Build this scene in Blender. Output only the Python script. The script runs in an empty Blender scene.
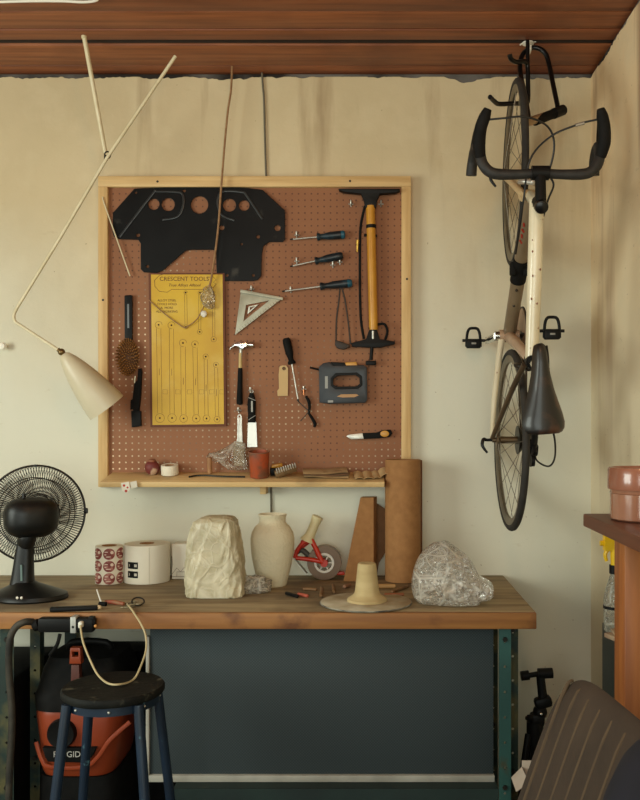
import bpy, bmesh, math, random
from mathutils import Vector, Matrix, noise, Euler
R = math.radians; PI = math.pi
C = bpy.context.scene.collection
rnd = random.Random(7)

# ------------------------------------------------------------------ view geometry (640x800 frame)
VX, VY, F, CD, CZ = 370.0, 425.0, 850.0, 3.4, 1.5
def W(px, py, Y=0.0):
    d = CD + Y
    return Vector(((px - VX) * d / F, Y, CZ - (py - VY) * d / F))
def S(Y): return (CD + Y) / F
BZ = 0.90                                    # bench top height
def T(px, py, z=BZ):                         # a point on a horizontal plane
    d = (CZ - z) * F / (py - VY)
    return Vector(((px - VX) * d / F, d - CD, z))

# ------------------------------------------------------------------ materials
def lin(c):
    return tuple(((v / 255) / 12.92 if v / 255 <= 0.04045 else ((v / 255 + 0.055) / 1.055) ** 2.4) for v in c[:3]) + (1,)

MATS = {}
def mat(name, col, col2=None, rough=0.6, metal=0.0, scale=8.0, stretch=(1, 1, 1), bump=0.0, bscale=None, coat=0.0,
        contrast=(0.35, 0.65), detail=6, trans=0.0, alpha=1.0, spec=0.5, rough2=None, emit=0, third=None, tscale=3, tcon=(0.55, 0.7)):
    if name in MATS: return MATS[name]
    m = bpy.data.materials.new(name); m.use_nodes = True
    nt = m.node_tree; b = nt.nodes['Principled BSDF']
    b.inputs['Base Color'].default_value = lin(col); b.inputs['Roughness'].default_value = rough
    b.inputs['Metallic'].default_value = metal; b.inputs['Coat Weight'].default_value = coat
    b.inputs['Specular IOR Level'].default_value = spec
    b.inputs['Transmission Weight'].default_value = trans; b.inputs['Alpha'].default_value = alpha
    tc = nt.nodes.new('ShaderNodeTexCoord'); mp = nt.nodes.new('ShaderNodeMapping')
    mp.inputs['Scale'].default_value = stretch
    nt.links.new(tc.outputs['Object'], mp.inputs['Vector'])
    if col2 is not None:
        n = nt.nodes.new('ShaderNodeTexNoise'); n.inputs['Scale'].default_value = scale; n.inputs['Detail'].default_value = detail
        r = nt.nodes.new('ShaderNodeValToRGB')
        r.color_ramp.elements[0].position = contrast[0]; r.color_ramp.elements[1].position = contrast[1]
        r.color_ramp.elements[0].color = lin(col); r.color_ramp.elements[1].color = lin(col2)
        nt.links.new(mp.outputs[0], n.inputs['Vector']); nt.links.new(n.outputs['Fac'], r.inputs[0])
        out = r.outputs[0]
        if third is not None:
            n3 = nt.nodes.new('ShaderNodeTexNoise'); n3.inputs['Scale'].default_value = tscale; n3.inputs['Detail'].default_value = 8
            nt.links.new(tc.outputs['Object'], n3.inputs['Vector'])
            r3 = nt.nodes.new('ShaderNodeMapRange'); r3.inputs[1].default_value = tcon[0]; r3.inputs[2].default_value = tcon[1]
            mx = nt.nodes.new('ShaderNodeMix'); mx.data_type = 'RGBA'
            nt.links.new(n3.outputs['Fac'], r3.inputs[0]); nt.links.new(r3.outputs[0], mx.inputs[0])
            nt.links.new(out, mx.inputs[6]); mx.inputs[7].default_value = lin(third); out = mx.outputs[2]
        nt.links.new(out, b.inputs['Base Color'])
        if rough2 is not None:
            rr = nt.nodes.new('ShaderNodeMapRange'); rr.inputs[3].default_value = rough; rr.inputs[4].default_value = rough2
            nt.links.new(n.outputs['Fac'], rr.inputs[0]); nt.links.new(rr.outputs[0], b.inputs['Roughness'])
    if bump:
        bn = nt.nodes.new('ShaderNodeTexNoise'); bn.inputs['Scale'].default_value = bscale or scale * 4; bn.inputs['Detail'].default_value = 8
        bp = nt.nodes.new('ShaderNodeBump'); bp.inputs['Strength'].default_value = bump; bp.inputs['Distance'].default_value = 0.004
        nt.links.new(mp.outputs[0], bn.inputs['Vector']); nt.links.new(bn.outputs['Fac'], bp.inputs['Height'])
        nt.links.new(bp.outputs[0], b.inputs['Normal'])
    MATS[name] = m
    return m

def creases(nt, scale):
    """0..1 mask of sharp fold lines in crumpled film"""
    N = nt.nodes.new; L = nt.links.new
    tc = N('ShaderNodeTexCoord'); out = None
    n = N('ShaderNodeTexNoise'); n.inputs['Scale'].default_value = scale * 0.6; n.inputs['Detail'].default_value = 3
    L(tc.outputs['Object'], n.inputs['Vector'])
    ad = N('ShaderNodeMix'); ad.data_type = 'VECTOR'; ad.inputs[0].default_value = 0.06; L(tc.outputs['Object'], ad.inputs[4]); L(n.outputs['Color'], ad.inputs[5])
    for k, (f, w) in enumerate(((1.0, 0.07), (2.3, 0.07), (4.6, 0.08))):
        v = N('ShaderNodeTexVoronoi'); v.feature = 'DISTANCE_TO_EDGE'; v.inputs['Scale'].default_value = scale * f
        L(ad.outputs[1], v.inputs['Vector'])
        r = N('ShaderNodeMapRange'); r.inputs[1].default_value = 0.0; r.inputs[2].default_value = w; r.inputs[3].default_value = (1.0, 0.8, 0.55)[k]; r.inputs[4].default_value = 0.0
        L(v.outputs['Distance'], r.inputs[0])
        if out is None: out = r.outputs[0]
        else:
            mx = N('ShaderNodeMath'); mx.operation = 'MAXIMUM'; L(out, mx.inputs[0]); L(r.outputs[0], mx.inputs[1]); out = mx.outputs[0]
    return out

def film_mat(name, col, clear=0.5, rough=0.15, gloss=0.35, scale=16):
    m = bpy.data.materials.new(name); m.use_nodes = True
    nt = m.node_tree; nt.nodes.remove(nt.nodes['Principled BSDF'])
    N = nt.nodes.new; L = nt.links.new
    out = nt.nodes['Material Output']
    tr = N('ShaderNodeBsdfTransparent'); tr.inputs[0].default_value = (0.97, 0.96, 0.94, 1)
    df = N('ShaderNodeBsdfDiffuse'); df.inputs[0].default_value = lin(col)
    tl = N('ShaderNodeBsdfTranslucent'); tl.inputs[0].default_value = lin(col)
    gl = N('ShaderNodeBsdfGlossy'); gl.inputs['Roughness'].default_value = rough; gl.inputs['Color'].default_value = (1, 1, 1, 1)
    fr = N('ShaderNodeFresnel'); fr.inputs[0].default_value = 1.25 + gloss * 0.5
    cr = creases(nt, scale)
    bp = N('ShaderNodeBump'); bp.inputs['Strength'].default_value = 0.6; bp.inputs['Distance'].default_value = 0.004; L(cr, bp.inputs['Height'])
    for x in (df, gl, fr): L(bp.outputs[0], x.inputs['Normal'])
    a = N('ShaderNodeMixShader'); a.inputs[0].default_value = 0.4
    L(df.outputs[0], a.inputs[1]); L(tl.outputs[0], a.inputs[2])
    mr = N('ShaderNodeMapRange'); mr.inputs[1].default_value = 0.0; mr.inputs[2].default_value = 1.0
    mr.inputs[3].default_value = min(1, clear + 0.18); mr.inputs[4].default_value = max(0, clear - 0.4); L(cr, mr.inputs[0])
    bm_ = N('ShaderNodeMixShader'); L(mr.outputs[0], bm_.inputs[0]); L(a.outputs[0], bm_.inputs[1]); L(tr.outputs[0], bm_.inputs[2])
    c = N('ShaderNodeMixShader'); L(fr.outputs[0], c.inputs[0]); L(bm_.outputs[0], c.inputs[1]); L(gl.outputs[0], c.inputs[2])
    L(c.outputs[0], out.inputs[0])
    return m

def wood(name, c1, c2, axis='X', scale=6.0, rough=0.6, bump=0.15, dirt=None, dcon=(0.5, 0.7), dscale=4):
    st = {'X': (0.6, 9, 9), 'Y': (9, 0.6, 9), 'Z': (9, 9, 0.6)}[axis]
    return mat(name, c1, c2, rough=rough, scale=scale, stretch=st, bump=bump, bscale=scale * 3, third=dirt, tscale=dscale, tcon=dcon)

# ------------------------------------------------------------------ mesh builder
class MB:
    def __init__(s): s.v = []; s.f = []; s.mi = []; s.cur = 0; s.M = Matrix.Identity(4)
    def at(s, M): s.M = M; return s
    def add(s, vs, fs):
        b = len(s.v); s.v += [s.M @ Vector(v) for v in vs]
        s.f += [tuple(b + i for i in f) for f in fs]; s.mi += [s.cur] * len(fs); return s
    def bm(s, bm):
        bm.verts.ensure_lookup_table(); bm.verts.index_update()
        s.add([v.co.copy() for v in bm.verts], [[v.index for v in f.verts] for f in bm.faces]); bm.free(); return s
    def box(s, c, sz, bevel=0.0, rot=None, seg=2):
        bm = bmesh.new(); bmesh.ops.create_cube(bm, size=1)
        for v in bm.verts: v.co = Vector((v.co.x * sz[0], v.co.y * sz[1], v.co.z * sz[2]))
        if bevel: bmesh.ops.bevel(bm, geom=bm.edges[:], offset=bevel, segments=seg, affect='EDGES', profile=0.5)
        Mx = Matrix.Translation(Vector(c))
        if rot is not None: Mx = Mx @ (rot.to_4x4() if isinstance(rot, Matrix) else Euler(rot).to_matrix().to_4x4())
        bmesh.ops.transform(bm, matrix=Mx, verts=bm.verts); return s.bm(bm)
    def bx(s, lo, hi, bevel=0.0):
        lo, hi = Vector(lo), Vector(hi); return s.box((lo + hi) / 2, hi - lo, bevel)
    def tube(s, pts, r, seg=10, smooth=0, closed=False, flat=1.0, up=None):
        P = [Vector(p) for p in pts]; rs = list(r) if isinstance(r, (list, tuple)) else [r] * len(P)
        if smooth:
            Q, q = [], []; n = len(P)
            rng = range(n if closed else n - 1)
            for i in rng:
                if closed: a, b, c, d = P[i - 1], P[i], P[(i + 1) % n], P[(i + 2) % n]
                else: a, b, c, d = P[max(i - 1, 0)], P[i], P[i + 1], P[min(i + 2, n - 1)]
                r0, r1 = rs[i], rs[(i + 1) % n]
                for k in range(smooth):
                    t = k / smooth; t2, t3 = t * t, t * t * t
                    Q.append(0.5 * ((2 * b) + (c - a) * t + (2 * a - 5 * b + 4 * c - d) * t2 + (3 * b - a - 3 * c + d) * t3)); q.append(r0 + (r1 - r0) * t)
            if not closed: Q.append(P[-1]); q.append(rs[-1])
            P, rs = Q, q
        n = len(P); vs = []; fs = []
        tan = []
        for i in range(n):
            if closed: t = P[(i + 1) % n] - P[i - 1]
            else: t = P[min(i + 1, n - 1)] - P[max(i - 1, 0)]
            tan.append(t.normalized() if t.length > 1e-9 else Vector((0, 0, 1)))
        ref = Vector(up) if up is not None else (Vector((0, 0, 1)) if abs(tan[0].z) < 0.9 else Vector((1, 0, 0)))
        nx = (ref - tan[0] * ref.dot(tan[0])).normalized()
        for i in range(n):
            if up is not None:
                nn = ref - tan[i] * ref.dot(tan[i])
                if nn.length > 1e-5: nx = nn.normalized()
            elif i:
                nn = nx - tan[i] * nx.dot(tan[i])
                nx = nn.normalized() if nn.length > 1e-6 else nx
            ny = tan[i].cross(nx)
            for k in range(seg):
                a = 2 * PI * k / seg
                vs.append(P[i] + nx * math.cos(a) * rs[i] * flat + ny * math.sin(a) * rs[i])
        m = n if closed else n - 1
        for i in range(m):
            for k in range(seg):
                j = (i + 1) % n
                fs.append((i * seg + k, i * seg + (k + 1) % seg, j * seg + (k + 1) % seg, j * seg + k))
        if not closed:
            fs.append(tuple(reversed(range(seg)))); fs.append(tuple((n - 1) * seg + k for k in range(seg)))
        return s.add(vs, fs)
    def lathe(s, prof, o=(0, 0, 0), axis=(0, 0, 1), seg=32, closed=False, a0=0, wob=0):
        ax = Vector(axis).normalized(); q = Vector((0, 0, 1)).rotation_difference(ax).to_matrix(); o = Vector(o)
        vs = []; fs = []; n = len(prof)
        for (r, z) in prof:
            for k in range(seg):
                a = 2 * PI * k / seg + a0
                rr = r * (1 + (wob * noise.noise(Vector((math.cos(a) * 2, math.sin(a) * 2, z * 12))) if wob else 0))
                vs.append(o + q @ Vector((rr * math.cos(a), rr * math.sin(a), z)))
        for i in range(n if closed else n - 1):
            j = (i + 1) % n
            for k in range(seg):
                fs.append((i * seg + k, i * seg + (k + 1) % seg, j * seg + (k + 1) % seg, j * seg + k))
        if not closed:
            if prof[0][0] > 1e-6: fs.append(tuple(reversed(range(seg))))
            if prof[-1][0] > 1e-6: fs.append(tuple((n - 1) * seg + k for k in range(seg)))
        return s.add(vs, fs)
    def torus(s, o, axis, R1, r, seg=48, cs=10):
        return s.lathe([(R1 + r * math.cos(2 * PI * k / cs), r * math.sin(2 * PI * k / cs)) for k in range(cs)], o, axis, seg, closed=True)
    def ball(s, c, r, seg=20, rings=12):
        rx = r if isinstance(r, (list, tuple)) else (r, r, r)
        bm = bmesh.new(); bmesh.ops.create_uvsphere(bm, u_segments=seg, v_segments=rings, radius=1)
        for v in bm.verts: v.co = Vector((v.co.x * rx[0], v.co.y * rx[1], v.co.z * rx[2])) + Vector(c)
        return s.bm(bm)
    def loft(s, rings, cap=True):
        n = len(rings[0]); vs = [p for r in rings for p in r]; fs = []
        for i in range(len(rings) - 1):
            for k in range(n): fs.append((i * n + k, i * n + (k + 1) % n, (i + 1) * n + (k + 1) % n, (i + 1) * n + k))
        if cap: fs.append(tuple(reversed(range(n)))); fs.append(tuple((len(rings) - 1) * n + k for k in range(n)))
        return s.add(vs, fs)
    def curve(s, splines, M, t, bevel=0.0, text=None, size=1.0, align='CENTER', shear=0):
        """filled 2D outlines (holes allowed) or lettering, thickness t, front face at local +z"""
        if text is None:
            cu = bpy.data.curves.new('outline', 'CURVE'); cu.dimensions = '2D'
            for sp in splines:
                p = cu.splines.new('POLY'); p.points.add(len(sp) - 1); p.use_cyclic_u = True
                for q, c in zip(p.points, sp): q.co = (c[0], c[1], 0, 1)
        else:
            cu = bpy.data.curves.new('outline', 'FONT'); cu.body = text; cu.size = size; cu.align_x = align; cu.align_y = 'CENTER'; cu.shear = shear
            cu.resolution_u = 3
        cu.fill_mode = 'BOTH'; cu.extrude = max(t / 2 - bevel, 1e-5); cu.bevel_depth = bevel; cu.bevel_resolution = 1
        if bevel and text is None: cu.offset = -bevel
        o = bpy.data.objects.new('outline', cu); C.objects.link(o)
        dg = bpy.context.evaluated_depsgraph_get(); dg.update(); ev = o.evaluated_get(dg); me = ev.to_mesh()
        bm = bmesh.new(); bm.from_mesh(me); ev.to_mesh_clear()
        bpy.data.objects.remove(o); bpy.data.curves.remove(cu)
        bmesh.ops.remove_doubles(bm, verts=bm.verts, dist=1e-6)
        bmesh.ops.transform(bm, matrix=M, verts=bm.verts); return s.bm(bm)
    def plate(s, px, Y, t, holes=(), bevel=0.0):
        """outline in picture pixels at depth Y (front face), thickness t towards the wall"""
        def cv(l): return [((p := W(x, y, Y)).x, p.z) for x, y in l]
        M = Matrix.Translation((0, Y + t / 2, 0)) @ Matrix.Rotation(PI / 2, 4, 'X')
        return s.curve([cv(px)] + [cv(h) for h in holes], M, t, bevel)
    def mplate(s, xz, Y, t, holes=(), bevel=0.0):
        M = Matrix.Translation((0, Y + t / 2, 0)) @ Matrix.Rotation(PI / 2, 4, 'X')
        return s.curve([xz] + list(holes), M, t, bevel)
    def text(s, body, px, py, hpx, Y, t=0.0006, align='CENTER', shear=0, rot=0):
        p = W(px, py, Y)
        M = Matrix.Translation((p.x, Y + t / 2 - t, p.z)) @ Matrix.Rotation(PI / 2, 4, 'X') @ Matrix.Rotation(rot, 4, 'Z')
        return s.curve(None, M, t, 0, body, hpx * S(Y) * 1.38, align, shear)
    def build(s, name, m, parent=None, sharp=40, label=None, org=None, subsurf=0):
        if parent is not None: o0 = ORG[parent.name]
        else:
            xs = [v.x for v in s.v]; ys = [v.y for v in s.v]; zs = [v.z for v in s.v]
            o0 = Vector(((min(xs) + max(xs)) / 2, (min(ys) + max(ys)) / 2, min(zs))) if org is None else Vector(org)
        me = bpy.data.meshes.new(name); me.from_pydata([v - o0 for v in s.v], [], s.f)
        for mm in (m if isinstance(m, (list, tuple)) else [m]): me.materials.append(mm)
        me.polygons.foreach_set('material_index', s.mi); me.update()
        bm = bmesh.new(); bm.from_mesh(me); bmesh.ops.recalc_face_normals(bm, faces=bm.faces)
        for f in bm.faces: f.smooth = True
        for e in bm.edges:
            if len(e.link_faces) == 2: e.smooth = e.calc_face_angle(0) < R(sharp)
        bm.to_mesh(me); bm.free()
        o = bpy.data.objects.new(name, me); C.objects.link(o)
        if parent is not None: o.parent = parent; ORG[o.name] = o0
        else: o.location = o0; ORG[o.name] = o0
        if label: o['label'] = label
        if subsurf:
            md = o.modifiers.new('smooth', 'SUBSURF'); md.levels = subsurf; md.render_levels = subsurf
        return o
ORG = {}
def thing(name, label, cat, loc, group=None):
    o = bpy.data.objects.new(name, None); C.objects.link(o); o.location = loc; o.empty_display_size = 0.05
    o['label'] = label; o['category'] = cat
    if group: o['group'] = group
    ORG[o.name] = Vector(loc); return o
def tag(o, label, cat, group=None, kind=None):
    o['label'] = label; o['category'] = cat
    if group: o['group'] = group
    if kind: o['kind'] = kind
    return o
def struct(o, label=None):
    o['kind'] = 'structure'
    if label: o['label'] = label
    return o
def circ(cx, cy, r, n=20, ry=None): return [(cx + r * math.cos(2 * PI * k / n), cy + (ry or r) * math.sin(2 * PI * k / n)) for k in range(n)]
def rrect(x0, y0, x1, y1, r, n=5):
    o = []
    for cx, cy, a in ((x1 - r, y1 - r, 0), (x0 + r, y1 - r, 90), (x0 + r, y0 + r, 180), (x1 - r, y0 + r, 270)):
        for k in range(n + 1): o.append((cx + r * math.cos(R(a + 90 * k / n)), cy + r * math.sin(R(a + 90 * k / n))))
    return o

# ------------------------------------------------------------------ palette
black = mat('black_plastic', (15, 15, 15), (21, 20, 19), rough=0.5, spec=0.16)
blackmat = mat('black_rubber', (14, 14, 13), (22, 21, 20), rough=0.75, scale=30, spec=0.15)
blackgl = mat('black_paint_gloss', (12, 12, 12), (18, 17, 17), rough=0.3, spec=0.3)
steel = mat('steel', (206, 203, 194), (172, 168, 158), rough=0.38, metal=0.55, scale=20)
chrome = mat('chrome', (215, 213, 208), rough=0.15, metal=1.0)
darksteel = mat('dark_steel', (70, 66, 60), (45, 42, 38), rough=0.45, metal=0.8, scale=15)
whiteplastic = mat('white_plastic', (225, 220, 205), rough=0.5)
pine = wood('pine', (220, 186, 130), (198, 160, 104), 'X', 5, 0.6, 0.1)
pinev = wood('pine_upright', (220, 186, 130), (196, 156, 100), 'Z', 5, 0.6, 0.1)
redpaint = mat('red_paint', (196, 48, 22), (176, 40, 18), rough=0.4, scale=10)
cardboard = mat('cardboard', (158, 112, 66), (146, 102, 58), rough=0.85, scale=40, bump=0.1)

# ------------------------------------------------------------------ setting
def plaster_mat(name, ca, cb, low, damp, stain):
    m = bpy.data.materials.new(name); m.use_nodes = True
    nt = m.node_tree; b = nt.nodes['Principled BSDF']; b.inputs['Roughness'].default_value = 0.85; b.inputs['Specular IOR Level'].default_value = 0.25
    N = nt.nodes.new; L = nt.links.new
    tc = N('ShaderNodeTexCoord')
    def nz(scale, st=(1, 1, 1), detail=6, rough=0.55, off=(0, 0, 0)):
        mp = N('ShaderNodeMapping'); mp.inputs['Scale'].default_value = st; mp.inputs['Location'].default_value = off
        n = N('ShaderNodeTexNoise'); n.inputs['Scale'].default_value = scale; n.inputs['Detail'].default_value = detail; n.inputs['Roughness'].default_value = rough
        L(tc.outputs['Object'], mp.inputs[0]); L(mp.outputs[0], n.inputs['Vector']); return n.outputs['Fac']
    def rng(x, a, b_, c=0, d=1):
        r = N('ShaderNodeMapRange'); r.inputs[1].default_value = a; r.inputs[2].default_value = b_; r.inputs[3].default_value = c; r.inputs[4].default_value = d
        L(x, r.inputs[0]); return r.outputs[0]
    def mix(f, a, b_):
        x = N('ShaderNodeMix'); x.data_type = 'RGBA'; L(f, x.inputs[0])
        for i, v in ((6, a), (7, b_)):
            if isinstance(v, tuple): x.inputs[i].default_value = v
            else: L(v, x.inputs[i])
        return x.outputs[2]
    c = mix(rng(nz(1.3), 0.35, 0.68), lin(ca), lin(cb))
    c = mix(rng(nz(5, detail=10, off=(3, 1, 7)), 0.5, 0.75, 0, 0.55), c, lin((222, 206, 172)))
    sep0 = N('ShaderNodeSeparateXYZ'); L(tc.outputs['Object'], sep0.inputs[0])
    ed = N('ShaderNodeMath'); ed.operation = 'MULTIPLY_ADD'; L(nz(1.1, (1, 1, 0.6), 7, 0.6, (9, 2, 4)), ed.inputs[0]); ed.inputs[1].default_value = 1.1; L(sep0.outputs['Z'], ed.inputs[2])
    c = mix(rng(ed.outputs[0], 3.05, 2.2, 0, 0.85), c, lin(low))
    # damp streaks that ran down from the top edge
    sep = N('ShaderNodeSeparateXYZ'); L(tc.outputs['Object'], sep.inputs[0])
    top = rng(sep.outputs['Z'], 1.9 if damp < 0.8 else 0.9, 2.85)
    st = rng(nz(2.6, (2.2, 2.2, 0.25), 8, off=(1.7, 0, 0)), 0.53, 0.68)
    mu = N('ShaderNodeMath'); mu.operation = 'MULTIPLY'; L(top, mu.inputs[0]); L(st, mu.inputs[1])
    m2 = N('ShaderNodeMath'); m2.operation = 'MULTIPLY'; L(mu.outputs[0], m2.inputs[0]); m2.inputs[1].default_value = damp
    c = mix(m2.outputs[0], c, lin(stain))
    # specks and scuffs
    sp = rng(nz(55, detail=2), 0.73, 0.77, 0, 0.6); c = mix(sp, c, lin((128, 104, 76)))
    sc = rng(nz(9, (1, 1, 3), 10, 0.7, (5, 5, 5)), 0.62, 0.72, 0, 0.35); c = mix(sc, c, lin((172, 152, 116)))
    L(c, b.inputs['Base Color'])
    bp = N('ShaderNodeBump'); bp.inputs['Strength'].default_value = 0.25; bp.inputs['Distance'].default_value = 0.006
    L(nz(26, detail=9), bp.inputs['Height']); L(bp.outputs[0], b.inputs['Normal'])
    return m
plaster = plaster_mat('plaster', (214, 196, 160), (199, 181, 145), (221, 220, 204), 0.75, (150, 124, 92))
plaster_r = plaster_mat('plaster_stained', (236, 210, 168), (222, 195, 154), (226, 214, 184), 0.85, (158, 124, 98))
CEIL = 2.905; RX = 0.884; LX = -2.8; BACK = -4.6
def ragged(x0, x1, z0, base, amp, seed, n):
    top = []
    for k in range(n + 1):
        x = x0 + (x1 - x0) * k / n
        v = noise.fractal(Vector((x * 9 + seed, seed, 0)), 1.0, 2.2, 5) * amp + noise.noise(Vector((x * 55, seed, 3))) * amp * 0.45
        chip = noise.noise(Vector((x * 4 + seed * 3, 8, 0))); v -= max(0, chip - 0.2) * amp * 3.2
        top.append((x, min(base + v, CEIL - 0.012)))
    return [(x0, z0), (x1, z0)] + top[::-1]
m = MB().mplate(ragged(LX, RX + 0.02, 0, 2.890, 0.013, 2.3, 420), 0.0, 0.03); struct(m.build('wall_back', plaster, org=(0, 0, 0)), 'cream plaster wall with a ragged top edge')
m = MB(); m.mplate(ragged(BACK, 0.02, 0, 2.890, 0.014, 5.1, 500), 0, 0.03)
for i, v in enumerate(m.v): m.v[i] = Vector((RX + v.y, v.x, v.z))
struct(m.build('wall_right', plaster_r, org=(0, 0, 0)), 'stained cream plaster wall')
# left wall with its window opening
m = MB()
for lo, hi in (((LX - 0.12, BACK, 0), (LX, -3.1, CEIL)), ((LX - 0.12, -1.5, 0), (LX, 0, CEIL)), ((LX - 0.12, -3.1, 0), (LX, -1.5, 0.95)), ((LX - 0.12, -3.1, 2.45), (LX, -1.5, CEIL))): m.bx(lo, hi)
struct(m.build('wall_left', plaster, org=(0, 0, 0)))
m = MB()
for lo, hi in (((LX - 0.1, -3.1, 0.95), (LX + 0.02, -3.05, 2.45)), ((LX - 0.1, -1.55, 0.95), (LX + 0.02, -1.5, 2.45)), ((LX - 0.1, -3.05, 0.95), (LX + 0.04, -1.55, 1.0)), ((LX - 0.1, -3.05, 2.4), (LX + 0.02, -1.55, 2.45)), ((LX - 0.06, -2.32, 1.0), (LX - 0.02, -2.28, 2.4))): m.bx(lo, hi, 0.004)
struct(m.build('window_1', pine))
# grey strip behind the broken plaster edge
m = MB().bx((LX, 0.006, 2.80), (RX + 0.03, 0.05, CEIL)); m.bx((RX + 0.006, BACK, 2.80), (RX + 0.05, 0.03, CEIL))
struct(m.build('trim_1', mat('grey_batten', (104, 99, 94), (34, 27, 22), rough=0.9, scale=5, stretch=(0.6, 1, 1), contrast=(0.42, 0.56))))
concrete = mat('concrete', (92, 86, 78), (74, 68, 60), rough=0.9, scale=3, bump=0.2)
struct(MB().bx((LX - 0.1, BACK, -0.1), (RX + 0.1, 0.05, 0)).build('floor', concrete))
# boarded ceiling: planks running along the wall, grooves between them
ceilwood = mat('ceiling_boards', (146, 84, 49), (114, 60, 34), rough=0.5, scale=3.2, stretch=(0.7, 11, 3), bump=0.12, third=(92, 46, 27), tscale=2.4, tcon=(0.52, 0.74))
ceilwood2 = mat('ceiling_boards_pale', (160, 95, 56), (126, 69, 38), rough=0.5, scale=3.6, stretch=(0.6, 13, 3), bump=0.12, third=(104, 54, 32), tscale=2.1, tcon=(0.52, 0.74))
m = MB(); y = 0.05; i = 0
widths = [0.118, 0.186, 0.034, 0.086, 0.13, 0.13]
m.cur = 2; m.bx((LX - 0.1, BACK, CEIL + 0.032), (RX + 0.1, 0.05, CEIL + 0.05))
while y > BACK:
    w = widths[i] if i < len(widths) else [0.09, 0.135, 0.14, 0.11][i % 4]
    if w > 0.01:
        m.cur = 2 if i == 2 else 1 if i in (1, 4) or (i > 5 and i % 3 == 0) else 0  # third strip is solid dark, painting the shadow line of a groove
        gap = 0.009
        m.bx((LX - 0.1, max(y - w, BACK), CEIL + (0.004 if i == 2 else 0.0 if i % 2 else 0.002)), (RX + 0.1, y - gap, CEIL + 0.03), 0.003)
    y -= w; i += 1
struct(m.build('ceiling', [ceilwood, ceilwood2, mat('groove_shade', (34, 20, 13), rough=0.9)], org=(0, 0, CEIL)))
# cable stapled along the ceiling, top left
tag(MB().tube([(-2.2, -0.60, CEIL - 0.004), W(-6, 2, -0.62), W(30, 1, -0.62), W(62, 1, -0.62), W(84, 2, -0.62), W(97, 0, -0.62)] [1:] + [Vector((W(97, 0, -0.62).x, -0.62, CEIL + 0.002))], 0.0045, 8, smooth=4).build('cable', whiteplastic),
    'white cable end running along the ceiling boards at the top left corner', 'cable')

# ------------------------------------------------------------------ pegboard
PB = -0.024                                     # face of the hardboard
def peg_mat():
    m = bpy.data.materials.new('perforated_hardboard'); m.use_nodes = True
    nt = m.node_tree; b = nt.nodes['Principled BSDF']; b.inputs['Roughness'].default_value = 0.7
    N = nt.nodes.new; L = nt.links.new
    tc = N('ShaderNodeTexCoord'); sep = N('ShaderNodeSeparateXYZ'); L(tc.outputs['Object'], sep.inputs[0])
    def M2(op, a, b_=None):
        n = N('ShaderNodeMath'); n.operation = op
        for i, v in ((0, a), (1, b_)):
            if v is None: continue
            if isinstance(v, (int, float)): n.inputs[i].default_value = v
            else: L(v, n.inputs[i])
        return n.outputs[0]
    P = 0.0254
    def cell(x): return M2('SUBTRACT', M2('FRACT', M2('DIVIDE', M2('ADD', x, 10.0), P)), 0.5)
    cx, cz = cell(sep.outputs['X']), cell(sep.outputs['Z'])
    d = M2('SQRT', M2('ADD', M2('MULTIPLY', cx, cx), M2('MULTIPLY', cz, cz)))
    hole = M2('LESS_THAN', d, 0.13)
    n1 = N('ShaderNodeTexNoise'); n1.inputs['Scale'].default_value = 3.0; n1.inputs['Detail'].default_value = 4; L(tc.outputs['Object'], n1.inputs['Vector'])
    r1 = N('ShaderNodeValToRGB'); r1.color_ramp.elements[0].position = 0.35; r1.color_ramp.elements[1].position = 0.65
    r1.color_ramp.elements[0].color = lin((148, 98, 64)); r1.color_ramp.elements[1].color = lin((136, 87, 56)); L(n1.outputs['Fac'], r1.inputs[0])
    # painted hole colours: lit wall showing through, pale at lower left, to dark gap
    n2 = N('ShaderNodeTexNoise'); n2.inputs['Scale'].default_value = 2.2; n2.inputs['Detail'].default_value = 3; L(tc.outputs['Object'], n2.inputs['Vector'])
    ad = M2('ADD', n2.outputs['Fac'], M2('MULTIPLY', M2('ADD', sep.outputs['Z'], M2('MULTIPLY', sep.outputs['X'], 0.75)), -0.28))
    r2 = N('ShaderNodeValToRGB'); r2.color_ramp.elements[0].position = 0.36; r2.color_ramp.elements[1].position = 0.56
    r2.color_ramp.elements[0].color = lin((98, 60, 40)); r2.color_ramp.elements[1].color = lin((240, 218, 182)); L(ad, r2.inputs[0])
    mx = N('ShaderNodeMix'); mx.data_type = 'RGBA'; L(hole, mx.inputs[0]); L(r1.outputs[0], mx.inputs[6]); L(r2.outputs[0], mx.inputs[7])
    L(mx.outputs[2], b.inputs['Base Color'])
    bp = N('ShaderNodeBump'); bp.inputs['Strength'].default_value = 0.4; bp.inputs['Distance'].default_value = 0.002; bp.invert = True
    L(hole, bp.inputs['Height']); L(bp.outputs[0], b.inputs['Normal'])
    return m
FY = -0.042
p0, p1 = W(98, 487, FY), W(411, 176, FY)
peg = thing('pegboard', 'large brown pegboard in a pine frame hung with tools above the workbench', 'pegboard', ((p0.x + p1.x) / 2, 0, p0.z))
fw = 9.5 * S(FY)
MB().bx((p0.x + 0.02, PB, p0.z), (p1.x - 0.02, -0.006, p1.z - 0.02)).build('board', peg_mat(), peg)
MB().bx((p0.x, FY, p1.z - fw * 1.12), (p1.x, -0.001, p1.z), 0.002).build('top_rail', pine, peg)
MB().bx((p0.x, FY, p0.z), (p0.x + fw, -0.001, p1.z - fw * 1.12), 0.002).build('side_rail', pinev, peg)
MB().bx((p1.x - fw, FY, p0.z), (p1.x, -0.001, p1.z - fw * 1.12), 0.002).build('side_rail', pinev, peg)
for x, y in ((157.5, 181.5), (350, 181), (103, 300), (407, 279)):
    p = W(x, y, FY); MB().lathe([(0.0, 0.0008), (0.0045, 0.0008), (0.0045, 0)], p, (0, -1, 0), 12).build('screw', darksteel, peg)
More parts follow.
